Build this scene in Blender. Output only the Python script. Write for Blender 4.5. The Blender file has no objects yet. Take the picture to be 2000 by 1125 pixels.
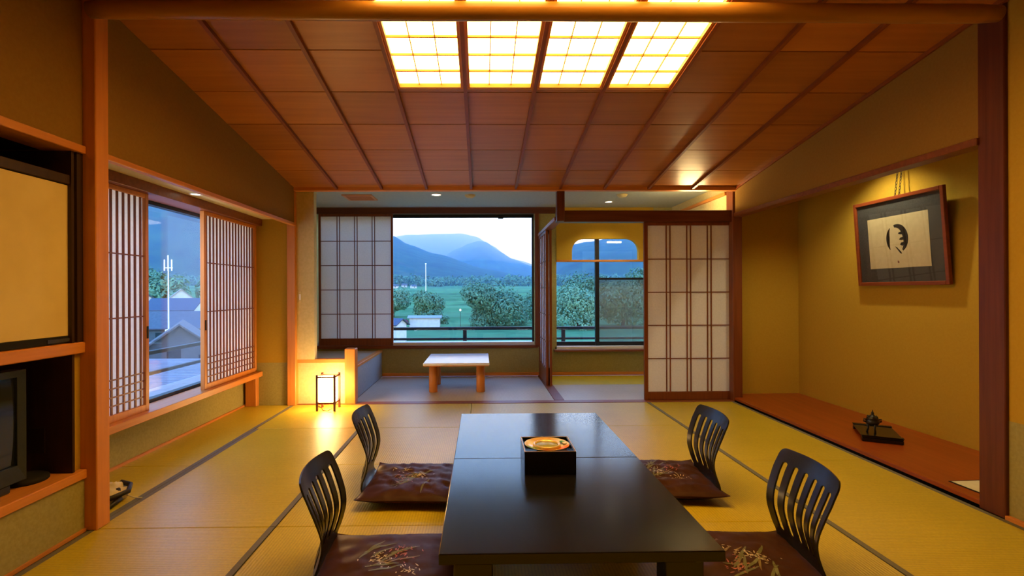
import bpy, bmesh, math, random
from mathutils import Vector, Matrix, noise
random.seed(7)
SC = bpy.context.scene
COL = SC.collection
PI = math.pi

# ------------------------------------------------------------------ camera
cam_d = bpy.data.cameras.new('camera'); cam = bpy.data.objects.new('camera', cam_d); COL.objects.link(cam)
SC.camera = cam
cam_d.sensor_width = 36.0; cam_d.lens = 18.0
cam_d.shift_x = 44 / 2000; cam_d.shift_y = 6.5 / 2000
cam_d.clip_start = 0.05; cam_d.clip_end = 9000
cam.matrix_world = (Matrix.Translation((0, 0, 1.17)) @ Matrix.Rotation(-0.016, 4, 'Z')
                    @ Matrix.Rotation(PI / 2, 4, 'X') @ Matrix.Rotation(-0.004, 4, 'Z'))
# ------------------------------------------------------------------ world, exposure
world = bpy.data.worlds.new('dusk_sky'); SC.world = world; world.use_nodes = True
wb = world.node_tree.nodes['Background']
wnt = world.node_tree                      # dusk sky: pale at the horizon, blue overhead
_tc = wnt.nodes.new('ShaderNodeTexCoord'); _sx = wnt.nodes.new('ShaderNodeSeparateXYZ'); _rp = wnt.nodes.new('ShaderNodeValToRGB')
wnt.links.new(_tc.outputs['Generated'], _sx.inputs[0]); wnt.links.new(_sx.outputs['Z'], _rp.inputs[0]); wnt.links.new(_rp.outputs[0], wb.inputs[0])
_rp.color_ramp.interpolation = 'B_SPLINE'
_el = _rp.color_ramp.elements
_st = [(0.0, (1.12, 1.04, 1.0)), (.10, (1.02, 1.0, 1.0)), (.24, (.44, .67, 1.0)), (.36, (.12, .36, 1.0)), (1.0, (.11, .34, .97))]
while len(_el) < len(_st): _el.new(.5)
for _e, (_p, _c) in zip(_el, _st): _e.position = _p; _e.color = (*_c, 1)
wb.inputs[1].default_value = 4.7
SC.view_settings.view_transform = 'Standard'; SC.view_settings.look = 'None'
SC.view_settings.exposure = 0.0; SC.view_settings.gamma = 1.0
SC.view_settings.use_curve_mapping = False
SC.cycles.use_denoising = True
SC.cycles.max_bounces = 10
SC.cycles.transparent_max_bounces = 24; SC.cycles.volume_bounces = 1
LAMP = (1.0, 0.54, 0.12)          # colour of the room's warm lamps
PANEL_STRENGTH = 13.5

# ------------------------------------------------------------------ materials
def new_mat(name):
    m = bpy.data.materials.new(name); m.use_nodes = True
    return m, m.node_tree, m.node_tree.nodes['Principled BSDF']
def plain(name, col, rough=.5, metal=0., spec=.5, coat=0.):
    m, nt, b = new_mat(name)
    b.inputs['Base Color'].default_value = (*col, 1); b.inputs['Roughness'].default_value = rough
    b.inputs['Metallic'].default_value = metal; b.inputs['Specular IOR Level'].default_value = spec
    b.inputs['Coat Weight'].default_value = coat
    return m
def nd(nt, typ, **kw):
    n = nt.nodes.new(typ)
    for k, v in kw.items(): setattr(n, k, v)
    return n
def ramp(nt, fac, stops):
    r = nd(nt, 'ShaderNodeValToRGB'); e = r.color_ramp.elements
    while len(e) < len(stops): e.new(0.5)
    for i, (p, c) in enumerate(stops): e[i].position = p; e[i].color = (*c, 1)
    nt.links.new(fac, r.inputs[0]); return r.outputs[0]
def noise_mat(name, c1, c2, scale=8, stretch=(1, 1, 1), rough=.6, bump=0., detail=4, lo=.35, hi=.65, spec=.4, rnd=0., coat=0.):
    m, nt, b = new_mat(name)
    tc = nd(nt, 'ShaderNodeTexCoord'); mp = nd(nt, 'ShaderNodeMapping'); mp.inputs['Scale'].default_value = stretch
    no = nd(nt, 'ShaderNodeTexNoise'); no.inputs['Scale'].default_value = scale; no.inputs['Detail'].default_value = detail
    nt.links.new(tc.outputs['Object'], mp.inputs[0])
    src = mp.outputs[0]
    if rnd:
        oi = nd(nt, 'ShaderNodeObjectInfo'); mu = nd(nt, 'ShaderNodeMath', operation='MULTIPLY'); mu.inputs[1].default_value = 37.0
        ad = nd(nt, 'ShaderNodeVectorMath', operation='ADD')
        nt.links.new(oi.outputs['Random'], mu.inputs[0]); nt.links.new(src, ad.inputs[0]); nt.links.new(mu.outputs[0], ad.inputs[1])
        src = ad.outputs[0]
    nt.links.new(src, no.inputs['Vector'])
    colr = ramp(nt, no.outputs['Fac'], [(lo, c1), (hi, c2)])
    if rnd:
        hv = nd(nt, 'ShaderNodeHueSaturation'); mr = nd(nt, 'ShaderNodeMapRange')
        mr.inputs['To Min'].default_value = 1 - rnd; mr.inputs['To Max'].default_value = 1 + rnd
        nt.links.new(oi.outputs['Random'], mr.inputs[0]); nt.links.new(mr.outputs[0], hv.inputs['Value']); nt.links.new(colr, hv.inputs['Color'])
        colr = hv.outputs[0]
    nt.links.new(colr, b.inputs['Base Color'])
    b.inputs['Roughness'].default_value = rough; b.inputs['Specular IOR Level'].default_value = spec
    b.inputs['Coat Weight'].default_value = coat
    if bump:
        bp = nd(nt, 'ShaderNodeBump'); bp.inputs['Strength'].default_value = bump; bp.inputs['Distance'].default_value = .01
        nt.links.new(no.outputs['Fac'], bp.inputs['Height']); nt.links.new(bp.outputs[0], b.inputs['Normal'])
    return m
def wood(name, c1, c2, axis='x', rough=.4, rnd=.1, scale=5):
    st = {'x': (.5, 9, 9), 'y': (9, .5, 9), 'z': (9, 9, .5)}[axis]
    return noise_mat(name, c1, c2, scale=scale, stretch=st, rough=rough, bump=.05, detail=6, lo=.3, hi=.7, rnd=rnd)
def emit(name, col, s):
    m = bpy.data.materials.new(name); m.use_nodes = True; nt = m.node_tree; nt.nodes.clear()
    e = nd(nt, 'ShaderNodeEmission'); e.inputs[0].default_value = (*col, 1); e.inputs[1].default_value = s
    o = nd(nt, 'ShaderNodeOutputMaterial'); nt.links.new(e.outputs[0], o.inputs[0]); return m
def paper(name, col, trans=.5):
    m = bpy.data.materials.new(name); m.use_nodes = True; nt = m.node_tree; nt.nodes.clear()
    d = nd(nt, 'ShaderNodeBsdfDiffuse'); t = nd(nt, 'ShaderNodeBsdfTranslucent'); x = nd(nt, 'ShaderNodeMixShader')
    no = nd(nt, 'ShaderNodeTexNoise'); no.inputs['Scale'].default_value = 60
    c = ramp(nt, no.outputs['Fac'], [(.3, tuple(v * .93 for v in col)), (.7, col)])
    tc = nd(nt, 'ShaderNodeTexCoord'); nt.links.new(tc.outputs['Object'], no.inputs['Vector'])
    nt.links.new(c, d.inputs[0]); nt.links.new(c, t.inputs[0]); x.inputs[0].default_value = trans
    nt.links.new(d.outputs[0], x.inputs[1]); nt.links.new(t.outputs[0], x.inputs[2])
    o = nd(nt, 'ShaderNodeOutputMaterial'); nt.links.new(x.outputs[0], o.inputs[0]); return m
def glass_mat(name, refl=.06, tint=(1, 1, 1)):
    m = bpy.data.materials.new(name); m.use_nodes = True; nt = m.node_tree; nt.nodes.clear()
    t = nd(nt, 'ShaderNodeBsdfTransparent'); t.inputs[0].default_value = (*tint, 1)
    g = nd(nt, 'ShaderNodeBsdfGlossy'); g.inputs['Roughness'].default_value = .02
    lw = nd(nt, 'ShaderNodeLayerWeight'); lw.inputs[0].default_value = .5
    pw_ = nd(nt, 'ShaderNodeMath', operation='POWER'); pw_.inputs[1].default_value = 5.0; nt.links.new(lw.outputs['Facing'], pw_.inputs[0])
    ma = nd(nt, 'ShaderNodeMath', operation='MULTIPLY_ADD'); ma.inputs[1].default_value = .9; ma.inputs[2].default_value = refl * .5; nt.links.new(pw_.outputs[0], ma.inputs[0])
    x = nd(nt, 'ShaderNodeMixShader'); nt.links.new(ma.outputs[0], x.inputs[0])
    nt.links.new(t.outputs[0], x.inputs[1]); nt.links.new(g.outputs[0], x.inputs[2])
    o = nd(nt, 'ShaderNodeOutputMaterial'); nt.links.new(x.outputs[0], o.inputs[0]); return m
def screen_mat(name, col, alpha):
    m, nt, b = new_mat(name); b.inputs['Base Color'].default_value = (*col, 1); b.inputs['Alpha'].default_value = alpha
    b.inputs['Roughness'].default_value = .9; return m
def tatami_mat(name, axis, ca=(.56, .43, .026), cb_=(.62, .48, .036)):
    m, nt, b = new_mat(name)
    tc = nd(nt, 'ShaderNodeTexCoord'); mp = nd(nt, 'ShaderNodeMapping')
    nt.links.new(tc.outputs['Object'], mp.inputs[0])
    wv = nd(nt, 'ShaderNodeTexWave', bands_direction=axis); wv.inputs['Scale'].default_value = 22; wv.inputs['Distortion'].default_value = .6
    wv.inputs['Detail'].default_value = 1
    no = nd(nt, 'ShaderNodeTexNoise'); no.inputs['Scale'].default_value = 3; no.inputs['Detail'].default_value = 5
    fine = nd(nt, 'ShaderNodeTexNoise'); fine.inputs['Scale'].default_value = 90
    for n in (wv, no, fine): nt.links.new(mp.outputs[0], n.inputs['Vector'])
    c = ramp(nt, no.outputs['Fac'], [(.3, ca), (.7, cb_)])
    c2 = ramp(nt, wv.outputs['Fac'], [(0., (.84, .82, .78)), (.5, (1, 1, 1))])
    c3 = ramp(nt, fine.outputs['Fac'], [(.3, (.9, .9, .88)), (.7, (1.05, 1.05, 1.05))])
    mx = nd(nt, 'ShaderNodeMix', data_type='RGBA', blend_type='MULTIPLY'); mx.inputs[0].default_value = 1
    my = nd(nt, 'ShaderNodeMix', data_type='RGBA', blend_type='MULTIPLY'); my.inputs[0].default_value = 1
    nt.links.new(c, mx.inputs[6]); nt.links.new(c2, mx.inputs[7]); nt.links.new(mx.outputs[2], my.inputs[6]); nt.links.new(c3, my.inputs[7])
    nt.links.new(my.outputs[2], b.inputs['Base Color'])
    bp = nd(nt, 'ShaderNodeBump'); bp.inputs['Strength'].default_value = .25; bp.inputs['Distance'].default_value = .002
    nt.links.new(wv.outputs['Fac'], bp.inputs['Height']); nt.links.new(bp.outputs[0], b.inputs['Normal'])
    b.inputs['Roughness'].default_value = .36; b.inputs['Specular IOR Level'].default_value = .38
    return m

M = {}
M['wood_x'] = wood('cedar_x', (.60, .215, .040), (.70, .27, .055), 'x')
M['wood_y'] = wood('cedar_y', (.60, .215, .040), (.70, .27, .055), 'y')
M['wood_z'] = wood('cedar_z', (.60, .215, .040), (.70, .27, .055), 'z')
M['board'] = wood('ceiling_cedar', (.40, .135, .018), (.49, .18, .028), 'x', rough=.38, rnd=.16, scale=2.4)
M['batten'] = wood('batten_cedar', (.22, .05, .007), (.28, .068, .01), 'y', rough=.45)
M['dark_x'] = wood('dark_timber_x', (.10, .026, .010), (.15, .042, .016), 'x')
M['dark_z'] = wood('dark_timber_z', (.085, .016, .007), (.13, .028, .012), 'z')
M['red_x'] = wood('red_timber', (.17, .042, .012), (.24, .065, .018), 'x')
M['red_z'] = wood('red_timber_z', (.17, .042, .012), (.24, .065, .018), 'z')
M['log'] = noise_mat('polished_log', (.34, .145, .022), (.44, .20, .034), scale=3, stretch=(.6, 5, 5), rough=.3, bump=.1, detail=5)
M['toko'] = wood('toko_board', (.27, .048, .006), (.35, .072, .010), 'y', rough=.32, scale=3)
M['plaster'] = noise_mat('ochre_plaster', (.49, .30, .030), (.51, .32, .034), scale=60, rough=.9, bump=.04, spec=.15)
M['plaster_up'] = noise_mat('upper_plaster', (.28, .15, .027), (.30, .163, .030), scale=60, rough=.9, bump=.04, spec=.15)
M['cream'] = noise_mat('cream_plaster', (.60, .50, .24), (.66, .55, .28), scale=40, rough=.9, bump=.1, spec=.15)
M['wainscot'] = noise_mat('grey_green_wainscot', (.33, .29, .105), (.38, .335, .13), scale=60, rough=.95, bump=.15, spec=.1)
M['greyceil'] = noise_mat('grey_green_ceiling', (.40, .44, .38), (.44, .48, .42), scale=30, rough=.75, spec=.3)
M['tat_x'] = tatami_mat('tatami_ribs_x', 'X'); M['tat_y'] = tatami_mat('tatami_ribs_y', 'Y')
M['tat_daylit'] = tatami_mat('daylit_tatami', 'X', (.50, .455, .38), (.56, .51, .43))  # paler straw base carries the daylight sheen in its colour
M['heri'] = noise_mat('border_cloth', (.145, .135, .10), (.17, .155, .115), scale=120, rough=.8)
M['paper'] = paper('shoji_paper', (.95, .93, .90), .42)
M['paper_y'] = noise_mat('fusuma_paper', (.74, .56, .22), (.80, .62, .26), scale=4, rough=.85, spec=.2)
M['black'] = noise_mat('black_void', (.006, .005, .004), (.010, .008, .006), scale=9, rough=.8)
M['niche'] = wood('dark_niche', (.030, .012, .006), (.045, .018, .008), 'z', rough=.5)
M['lacquer'] = noise_mat('black_lacquer', (.006, .006, .007), (.010, .009, .009), scale=300, rough=.17, bump=0, spec=.60)
M['lacq_edge'] = noise_mat('worn_lacquer_edge', (.30, .20, .10), (.42, .30, .16), scale=30, rough=.3)
M['lacq_chair'] = noise_mat('chair_lacquer', (.010, .009, .010), (.016, .013, .013), scale=40, rough=.27, spec=.45)
M['lacq_box'] = noise_mat('box_lacquer', (.006, .006, .006), (.010, .009, .009), scale=60, rough=.22)
M['cushion'] = noise_mat('brown_satin', (.045, .014, .006), (.058, .019, .008), scale=14, rough=.5, bump=.08, spec=.16)
M['glass'] = glass_mat('window_glass'); M['picglass'] = glass_mat('picture_glass')
M['alu_dark'] = plain('dark_window_frame', (.012, .014, .02), .4, .3)
M['alu_white'] = plain('pale_sill_metal', (.80, .83, .88), .35, .0)
M['chrome'] = plain('grey_metal', (.55, .55, .55), .3, .8)
M['white'] = plain('white_enamel', (.85, .85, .82), .4)
M['panel_light'] = emit('lit_ceiling_paper', (1.0, .57, .13), PANEL_STRENGTH)
M['lantern'] = emit('lit_lantern_paper', (1.0, .62, .24), 45.0)
M['bulb'] = emit('downlight_bulb', (1.0, .86, .62), 7.0)

# ------------------------------------------------------------------ helpers
def wloc(o):
    v = Vector((0, 0, 0))
    while o is not None: v += o.location; o = o.parent
    return v
def tag(o, label=None, cat=None, group=None, kind=None):
    if label: o['label'] = label
    if cat: o['category'] = cat
    if group: o['group'] = group
    if kind: o['kind'] = kind
    return o
def root(name, loc=(0, 0, 0), label=None, cat=None, group=None, kind=None):
    o = bpy.data.objects.new(name, None); COL.objects.link(o); o.location = loc; o.empty_display_size = .1
    return tag(o, label, cat, group, kind)
def mk(name, verts, faces, mat, parent=None, smooth=False):
    """verts in world space (or in the parent root's local space when that root still sits at 0)"""
    me = bpy.data.meshes.new(name)
    if parent is not None: off = wloc(parent)
    else:
        xs, ys, zs = zip(*verts)
        off = Vector(((min(xs) + max(xs)) / 2, (min(ys) + max(ys)) / 2, min(zs)))
    me.from_pydata([(v[0] - off.x, v[1] - off.y, v[2] - off.z) for v in verts], [], faces)
    me.materials.append(mat)
    if smooth:
        for p in me.polygons: p.use_smooth = True
    o = bpy.data.objects.new(name, me); COL.objects.link(o)
    if parent is not None: o.parent = parent
    else: o.location = off
    return o
BF = [(0, 3, 2, 1), (4, 5, 6, 7), (0, 1, 5, 4), (1, 2, 6, 5), (2, 3, 7, 6), (3, 0, 4, 7)]
def bxv(x0, x1, y0, y1, z0, z1):
    return [(x0, y0, z0), (x1, y0, z0), (x1, y1, z0), (x0, y1, z0), (x0, y0, z1), (x1, y0, z1), (x1, y1, z1), (x0, y1, z1)]
def bevel(o, w, seg=1):
    bm = bmesh.new(); bm.from_mesh(o.data)
    bmesh.ops.bevel(bm, geom=bm.edges[:], offset=w, segments=seg, affect='EDGES', profile=.5)
    bm.to_mesh(o.data); bm.free(); return o
def box(name, b, mat, parent=None, bev=0., label=None, cat=None, group=None, kind=None):
    o = mk(name, bxv(*b), BF, mat, parent)
    if bev: bevel(o, bev)
    return tag(o, label, cat, group, kind)
def boxes(name, bs, mat, parent=None, label=None, cat=None, group=None, kind=None):
    vs, fs = [], []
    for b in bs:
        n = len(vs); vs += bxv(*b); fs += [tuple(i + n for i in f) for f in BF]
    return tag(mk(name, vs, fs, mat, parent), label, cat, group, kind)
def lathe(prof, c=(0, 0, 0), seg=32, cap=True):
    vs, fs = [], []
    for r, z in prof:
        for k in range(seg):
            a = 2 * PI * k / seg; vs.append((c[0] + r * math.cos(a), c[1] + r * math.sin(a), c[2] + z))
    for i in range(len(prof) - 1):
        for k in range(seg):
            k2 = (k + 1) % seg; fs.append((i * seg + k, i * seg + k2, (i + 1) * seg + k2, (i + 1) * seg + k))
    if cap:
        fs.append(tuple(range(seg - 1, -1, -1))); n = (len(prof) - 1) * seg; fs.append(tuple(range(n, n + seg)))
    return vs, fs
def tube(pts, r, seg=8):
    vs, fs = [], []; n = len(pts); P = [Vector(p) for p in pts]
    rs = r if isinstance(r, (list, tuple)) else [r] * n
    up = Vector((0, 0, 1))
    for i in range(n):
        d = (P[min(i + 1, n - 1)] - P[max(i - 1, 0)]).normalized()
        u = up if abs(d.z) < .95 else Vector((1, 0, 0))
        a = d.cross(u).normalized(); b = d.cross(a).normalized()
        for k in range(seg):
            t = 2 * PI * k / seg; vs.append(tuple(P[i] + a * math.cos(t) * rs[i] + b * math.sin(t) * rs[i]))
    for i in range(n - 1):
        for k in range(seg):
            k2 = (k + 1) % seg; fs.append((i * seg + k, i * seg + k2, (i + 1) * seg + k2, (i + 1) * seg + k))
    fs.append(tuple(range(seg - 1, -1, -1))); fs.append(tuple(range((n - 1) * seg, n * seg)))
    return vs, fs
def merge(*parts):
    vs, fs = [], []
    for v, f in parts:
        n = len(vs); vs += v; fs += [tuple(i + n for i in q) for q in f]
    return vs, fs
def copy_tree(o, parent=None):
    c = o.copy(); COL.objects.link(c); c.parent = parent
    for ch in list(o.children): copy_tree(ch, c)
    return c
def S(name, b, mat, bev=0.): return box(name, b, mat, None, bev, kind='structure')
def spot(name, loc, power, parent, angle=100, blend=.6, color=LAMP, rot=(0, 0, 0), size=.03):
    l = bpy.data.lights.new(name, 'SPOT'); l.energy = power; l.color = color; l.spot_size = math.radians(angle); l.spot_blend = blend
    l.shadow_soft_size = size
    o = bpy.data.objects.new(name, l); COL.objects.link(o); o.parent = parent; o.location = Vector(loc) - wloc(parent); o.rotation_euler = rot
    return o

# ================================================================== STRUCTURE
# ---- floor with its mats
floor = box('floor', (-2.6, 3.7, -1.4, 7.3, -.25, -.05), M['dark_x'], kind='structure')
HW = .031
def tatami(x0, x1, y0, y1, ribs, heri=''):
    g = .0018
    m = box('tatami_mat', (x0 + g, x1 - g, y0 + g, y1 - g, -.05, 0), M['tat_daylit' if ribs == 'o' else 'tat_x' if ribs == 'x' else 'tat_y'], floor, .003)
    for h in heri:
        b = {'l': (x0 + g, x0 + HW, y0 + g, y1 - g), 'r': (x1 - HW, x1 - g, y0 + g, y1 - g),
             'n': (x0 + g, x1 - g, y0 + g, y0 + HW), 'f': (x0 + g, x1 - g, y1 - HW, y1 - g)}[h]
        box('cloth_border', (*b, -.03, .0012), M['heri'], m)
X0, X1, X2, X3 = -1.94, -1.03, 1.733, 2.655
Y = [-1.2, -.19, .73, 1.65, 2.57, 3.485, 4.42, 5.345]
tatami(-2.43, X0, 2.645, 3.485, 'y', 'r'); tatami(-2.43, X0, 3.485, 5.335, 'y', 'r')
tatami(X0, X1, .73, 2.57, 'y', 'lr'); tatami(X0, X1, 2.57, 4.42, 'y', 'lr'); tatami(X0, X1, -1.2, .73, 'y', 'lr')
for i in range(1, 6):
    tatami(X1, .81, Y[i], Y[i + 1], 'x', ''); tatami(.81, X2, Y[i], Y[i + 1], 'x', '')
tatami(X1, X2, -1.2, -.19, 'x')
tatami(X2, X3, 3.485, 5.345, 'y', 'lr'); tatami(X2, X3, 1.65, 3.485, 'y', 'lr'); tatami(X2, X3, -.19, 1.65, 'y', 'lr'); tatami(X2, X3, -1.2, -.19, 'y', 'lr')
tatami(X0, -.105, 4.42, 5.345, 'x'); tatami(-.105, X2, 4.42, 5.345, 'x')
# veranda mats
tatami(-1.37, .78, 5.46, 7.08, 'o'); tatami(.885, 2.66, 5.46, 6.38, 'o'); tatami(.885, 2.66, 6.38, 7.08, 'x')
S('trim_1', (-2.43, 2.66, 5.345, 5.46, -.05, .004), M['red_x'], .002)       # threshold of the veranda
S('trim_2', (.78, .885, 5.46, 7.08, -.05, .006), M['red_x'], .002)          # floor track of the partition
# ---- ceiling: boards, battens
def cz(y): return 2.62 - .149 * (y - 2.78)
CX = [-1.94 + .46 * k for k in range(11)]
CY = [5.29, 4.84, 4.385, 3.925, 3.465, 3.01, 2.55, 2.09, 1.63, 1.17]
ceiling = boxes('ceiling', [(-2.9, 3.9, -1.5, 7.4, 2.96, 3.1)], M['dark_x'], kind='structure')
board_me = None
def slanted(name, x0, x1, ya, yb, dz0, dz1, mat, parent, inset=0.):
    ya, yb = ya + inset, yb - inset; x0 += inset; x1 -= inset
    vs = [(x0, ya, cz(ya) + dz0), (x1, ya, cz(ya) + dz0), (x1, yb, cz(yb) + dz0), (x0, yb, cz(yb) + dz0),
          (x0, ya, cz(ya) + dz1), (x1, ya, cz(ya) + dz1), (x1, yb, cz(yb) + dz1), (x0, yb, cz(yb) + dz1)]
    return mk(name, vs, BF, mat, parent)
LIGHT_Y = (2.068, 3.40)
for c in range(10):
    for r in range(len(CY) - 1):
        yb, ya = CY[r], CY[r + 1]
        if 3 <= c <= 6 and r in (4, 5, 6, 7): 
            continue
        slanted('ceiling_board', CX[c], CX[c + 1], ya, yb, 0, .018, M['board'], ceiling, .005)
for c in range(3, 7):      # short boards around the lights
    slanted('ceiling_board', CX[c], CX[c + 1], 3.425, 3.465, 0, .018, M['board'], ceiling, .002)
    slanted('ceiling_board', CX[c], CX[c + 1], 1.63, 2.055, 0, .018, M['board'], ceiling, .003)
for c in range(11):
    w = .012
    slanted('batten', CX[c] - w, CX[c] + w, 1.17, 5.336, -.026, -.001, M['batten'], ceiling)
for yb in CY[:-1]:
    pass
slanted('backing', -1.98, 2.70, 1.17, 5.30, .019, .022, M['dark_x'], ceiling)
box('near_ceiling', (-2.1, 2.8, -1.4, 1.17, cz(1.17), cz(1.17) + .05), M['board'], ceiling)
slanted('end_rail', -1.94, 2.66, 5.285, 5.325, -.034, .004, M['wood_x'], ceiling)
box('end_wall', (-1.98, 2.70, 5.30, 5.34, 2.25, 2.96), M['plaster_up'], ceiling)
S('ceiling_veranda', (-2.6, 2.75, 5.34, 7.25, 2.33, 2.40), M['greyceil'])
# ---- left wall
boxes('wall_left', [(-2.56, -2.44, 2.55, 5.45, 0, .30), (-2.56, -2.44, 2.55, 5.45, 1.93, 2.96), (-2.56, -2.44, 2.55, 2.66, .3, 1.93), (-2.56, -2.44, 5.26, 5.45, .3, 1.93)],
      M['wainscot'], kind='structure')
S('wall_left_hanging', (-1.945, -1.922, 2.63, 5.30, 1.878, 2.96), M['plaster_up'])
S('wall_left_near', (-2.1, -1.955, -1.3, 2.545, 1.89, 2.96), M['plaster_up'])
S('wall_left_end', (-2.46, -1.97, 5.335, 5.43, .44, 1.94), M['plaster'])
S('wall_left_end_wainscot', (-2.46, -1.97, 5.333, 5.43, 0, .44), M['wainscot'])
S('wall_left_return', (-2.7, -1.975, 2.50, 2.60, 0, 2.96), M['plaster'])
S('ceiling_soffit', (-2.46, -1.947, 2.60, 5.40, 1.925, 1.96), M['cream'])
S('trim_3', (-1.946, -1.905, 2.63, 5.30, 1.850, 1.880), M['wood_y'], .003)     # rail under the hanging wall
S('trim_4', (-1.98, -1.895, 2.55, 2.64, 0, 2.70), M['wood_z'], .004)           # near left post
S('trim_5', (-2.0, -1.915, 5.30, 5.39, 0, 2.28), M['wood_z'], .004)            # far left post
S('trim_6', (-2.415, -2.305, 5.27, 5.36, 0, .30), M['wood_z'], .004)           # corner post under the sill
S('trim_7', (-2.46, -2.265, 2.62, 5.345, .302, .352), M['wood_y'], .003)       # shoji sill of the left window
S('trim_8', (-2.46, -2.265, 2.62, 5.345, 1.855, 1.925), M['red_x'], .003)      # shoji head
S('baseboard_left', (-2.442, -2.425, 2.64, 5.335, -.05, .018), M['wood_y'], .002)
# ---- near-left wall below the cupboard and the trims of the cupboard are in its own thing
# ---- right wall and alcove
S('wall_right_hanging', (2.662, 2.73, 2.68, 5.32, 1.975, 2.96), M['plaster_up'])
S('wall_right_near', (2.68, 2.85, -1.3, 2.60, .50, 2.96), M['plaster'])
S('wall_right_near_wainscot', (2.679, 2.85, -1.3, 2.60, 0, .50), M['wainscot'])
S('wall_alcove_back', (3.475, 3.6, 2.5, 5.70, 0, 2.96), M['plaster'])
S('wall_alcove_end', (2.74, 3.49, 5.555, 5.68, 0, 2.96), M['plaster'])
S('wall_alcove_near', (2.72, 3.49, 2.50, 2.62, 0, 2.96), M['plaster'])
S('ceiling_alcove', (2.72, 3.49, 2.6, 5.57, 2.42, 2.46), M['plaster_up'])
S('trim_9', (2.645, 2.745, 2.69, 5.32, 1.940, 1.980), M['red_x'], .003)        # rail over the alcove
S('trim_10', (2.66, 2.79, 2.56, 2.70, 0, 2.75), M['dark_z'], .004)             # alcove post, near
S('trim_11', (2.655, 2.755, 5.36, 5.50, 0, 2.30), M['red_z'], .004)            # alcove post, far
S('floor_alcove', (2.67, 3.48, 2.62, 5.56, .012, .040), M['toko'], .003)
S('trim_12', (2.70, 3.48, 2.62, 5.56, -.05, .012), M['black'])                 # dark kick under the alcove board
S('baseboard_right', (2.655, 2.683, -1.3, 2.56, -.05, .02), M['wood_y'], .002)
S('wall_rear', (-2.7, 2.9, -1.4, -1.3, 0, 2.96), M['plaster'])
# ---- log beam
pts, rad = [], []
for i in range(41):
    x = -1.885 + i * (2.572 + 1.885) / 40
    pts.append((x, 2.5 + .004 * noise.noise((x * 1.3, 1, 0)), 2.537 + .004 * noise.noise((x * 1.1, 5, 0))))
    rad.append((.0445 + .0025 * noise.noise((x * 2, 9, 3))) * (0.86 if i in (0, 40) else 1))
v, f = tube(pts, rad, 20); lg = mk('trim_13', v, f, M['log'], None, True); lg['kind'] = 'structure'
# ---- veranda walls
S('wall_veranda_left', (-2.6, -2.45, 5.40, 7.2, 0, 2.4), M['cream'])
S('wall_veranda_right', (2.66, 2.76, 5.50, 7.2, 0, 2.4), M['cream'])
S('trim_14', (2.635, 2.662, 5.50, 7.1, 2.20, 2.235), M['wood_y'], .002)
S('wall_stub', (-1.918, -1.735, 5.345, 5.43, .47, 2.36), M['cream'])
S('wall_half', (-1.918, -1.42, 5.38, 5.44, 0, .432), M['cream'])
S('trim_15', (-1.918, -1.42, 5.355, 5.46, .432, .472), M['wood_x'], .003)      # cap of the half wall
S('trim_16', (-1.425, -1.315, 5.35, 5.46, 0, .578), M['wood_z'], .006)         # newel post
# window wall of the veranda with its two openings
WB = 7.1
def wall_back():
    # rectangles in (x, z) around opening A and, for the right bay, below / beside opening B; the arch is cut below
    rects = [(-2.6, -2.27, 0, 2.4), (-2.27, .74, 0, .385), (-2.27, .74, 2.25, 2.4), (.74, 1.045, 0, 2.4), (1.045, 2.40, 0, .36), (2.40, 2.76, 0, 2.4)]
    vs, fs = merge(*[(bxv(a, b, WB, WB + .11, c, d), BF) for a, b, c, d in rects])
    return mk('wall_back', vs, fs, M['wainscot'], None)
wall_back()['kind'] = 'structure'
def arch_wall():
    # panel x 1.045..2.40, z 1.60..2.33 with a round-shouldered cut x 1.26..2.19 up to z 1.895
    ax0, ax1, zt, r = 1.262, 2.19, 1.895, .17
    prof = [(ax0, 1.60)]
    for k in range(9):
        a = PI - k * PI / 16; prof.append((ax0 + r + r * math.cos(a), zt - r + r * math.sin(a)))
    for k in range(9):
        a = PI / 2 - k * PI / 16; prof.append((ax1 - r + r * math.cos(a), zt - r + r * math.sin(a)))
    prof.append((ax1, 1.60))
    outer = [(1.045, 1.60)] + [(1.045 + (2.40 - 1.045) * (i / 17), 2.33) if 0 < i < 17 else ((1.045, 2.33) if i == 0 else (2.40, 2.33)) for i in range(18)] + [(2.40, 1.60)]
    vs, fs = [], []
    n = len(prof)
    for yy in (WB - .01, WB + .06):
        for p in prof: vs.append((p[0], yy, p[1]))
        for p in outer: vs.append((p[0], yy, p[1]))
    for i in range(n - 1):
        fs.append((i, i + 1, n + i + 1, n + i)); fs.append((2 * n + i, 3 * n + i, 3 * n + i + 1, 2 * n + i + 1))
        fs.append((i, 2 * n + i, 2 * n + i + 1, i + 1))
    return mk('wall_arch', vs, fs, M['plaster'], None)
arch_wall()['kind'] = 'structure'
S('trim_17', (1.045, 2.40, WB - .02, WB + .06, 1.575, 1.602), M['wood_x'], .002)
S('trim_18', (1.0, 2.45, WB - .10, WB + .11, .335, .362), M['red_x'], .003)
S('trim_19', (1.02, 2.42, WB + .0, WB + .12, .362, .40), M['alu_white'], .003)
S('trim_20', (-2.30, .78, WB - .03, WB + .05, .385, .425), M['red_x'], .003)
S('trim_21', (-2.27, .76, WB + .05, WB + .22, .405, .462), M['alu_white'], .003)
S('trim_22', (-2.45, 1.03, WB - .035, WB + .04, 2.245, 2.332), M['dark_x'], .003)
S('trim_23', (.745, .80, WB - .03, WB + .03, .40, 2.245), M['red_z'], .003)
S('baseboard_back', (-1.37, 2.66, WB - .02, WB, 0, .045), M['wood_x'], .002)
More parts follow.
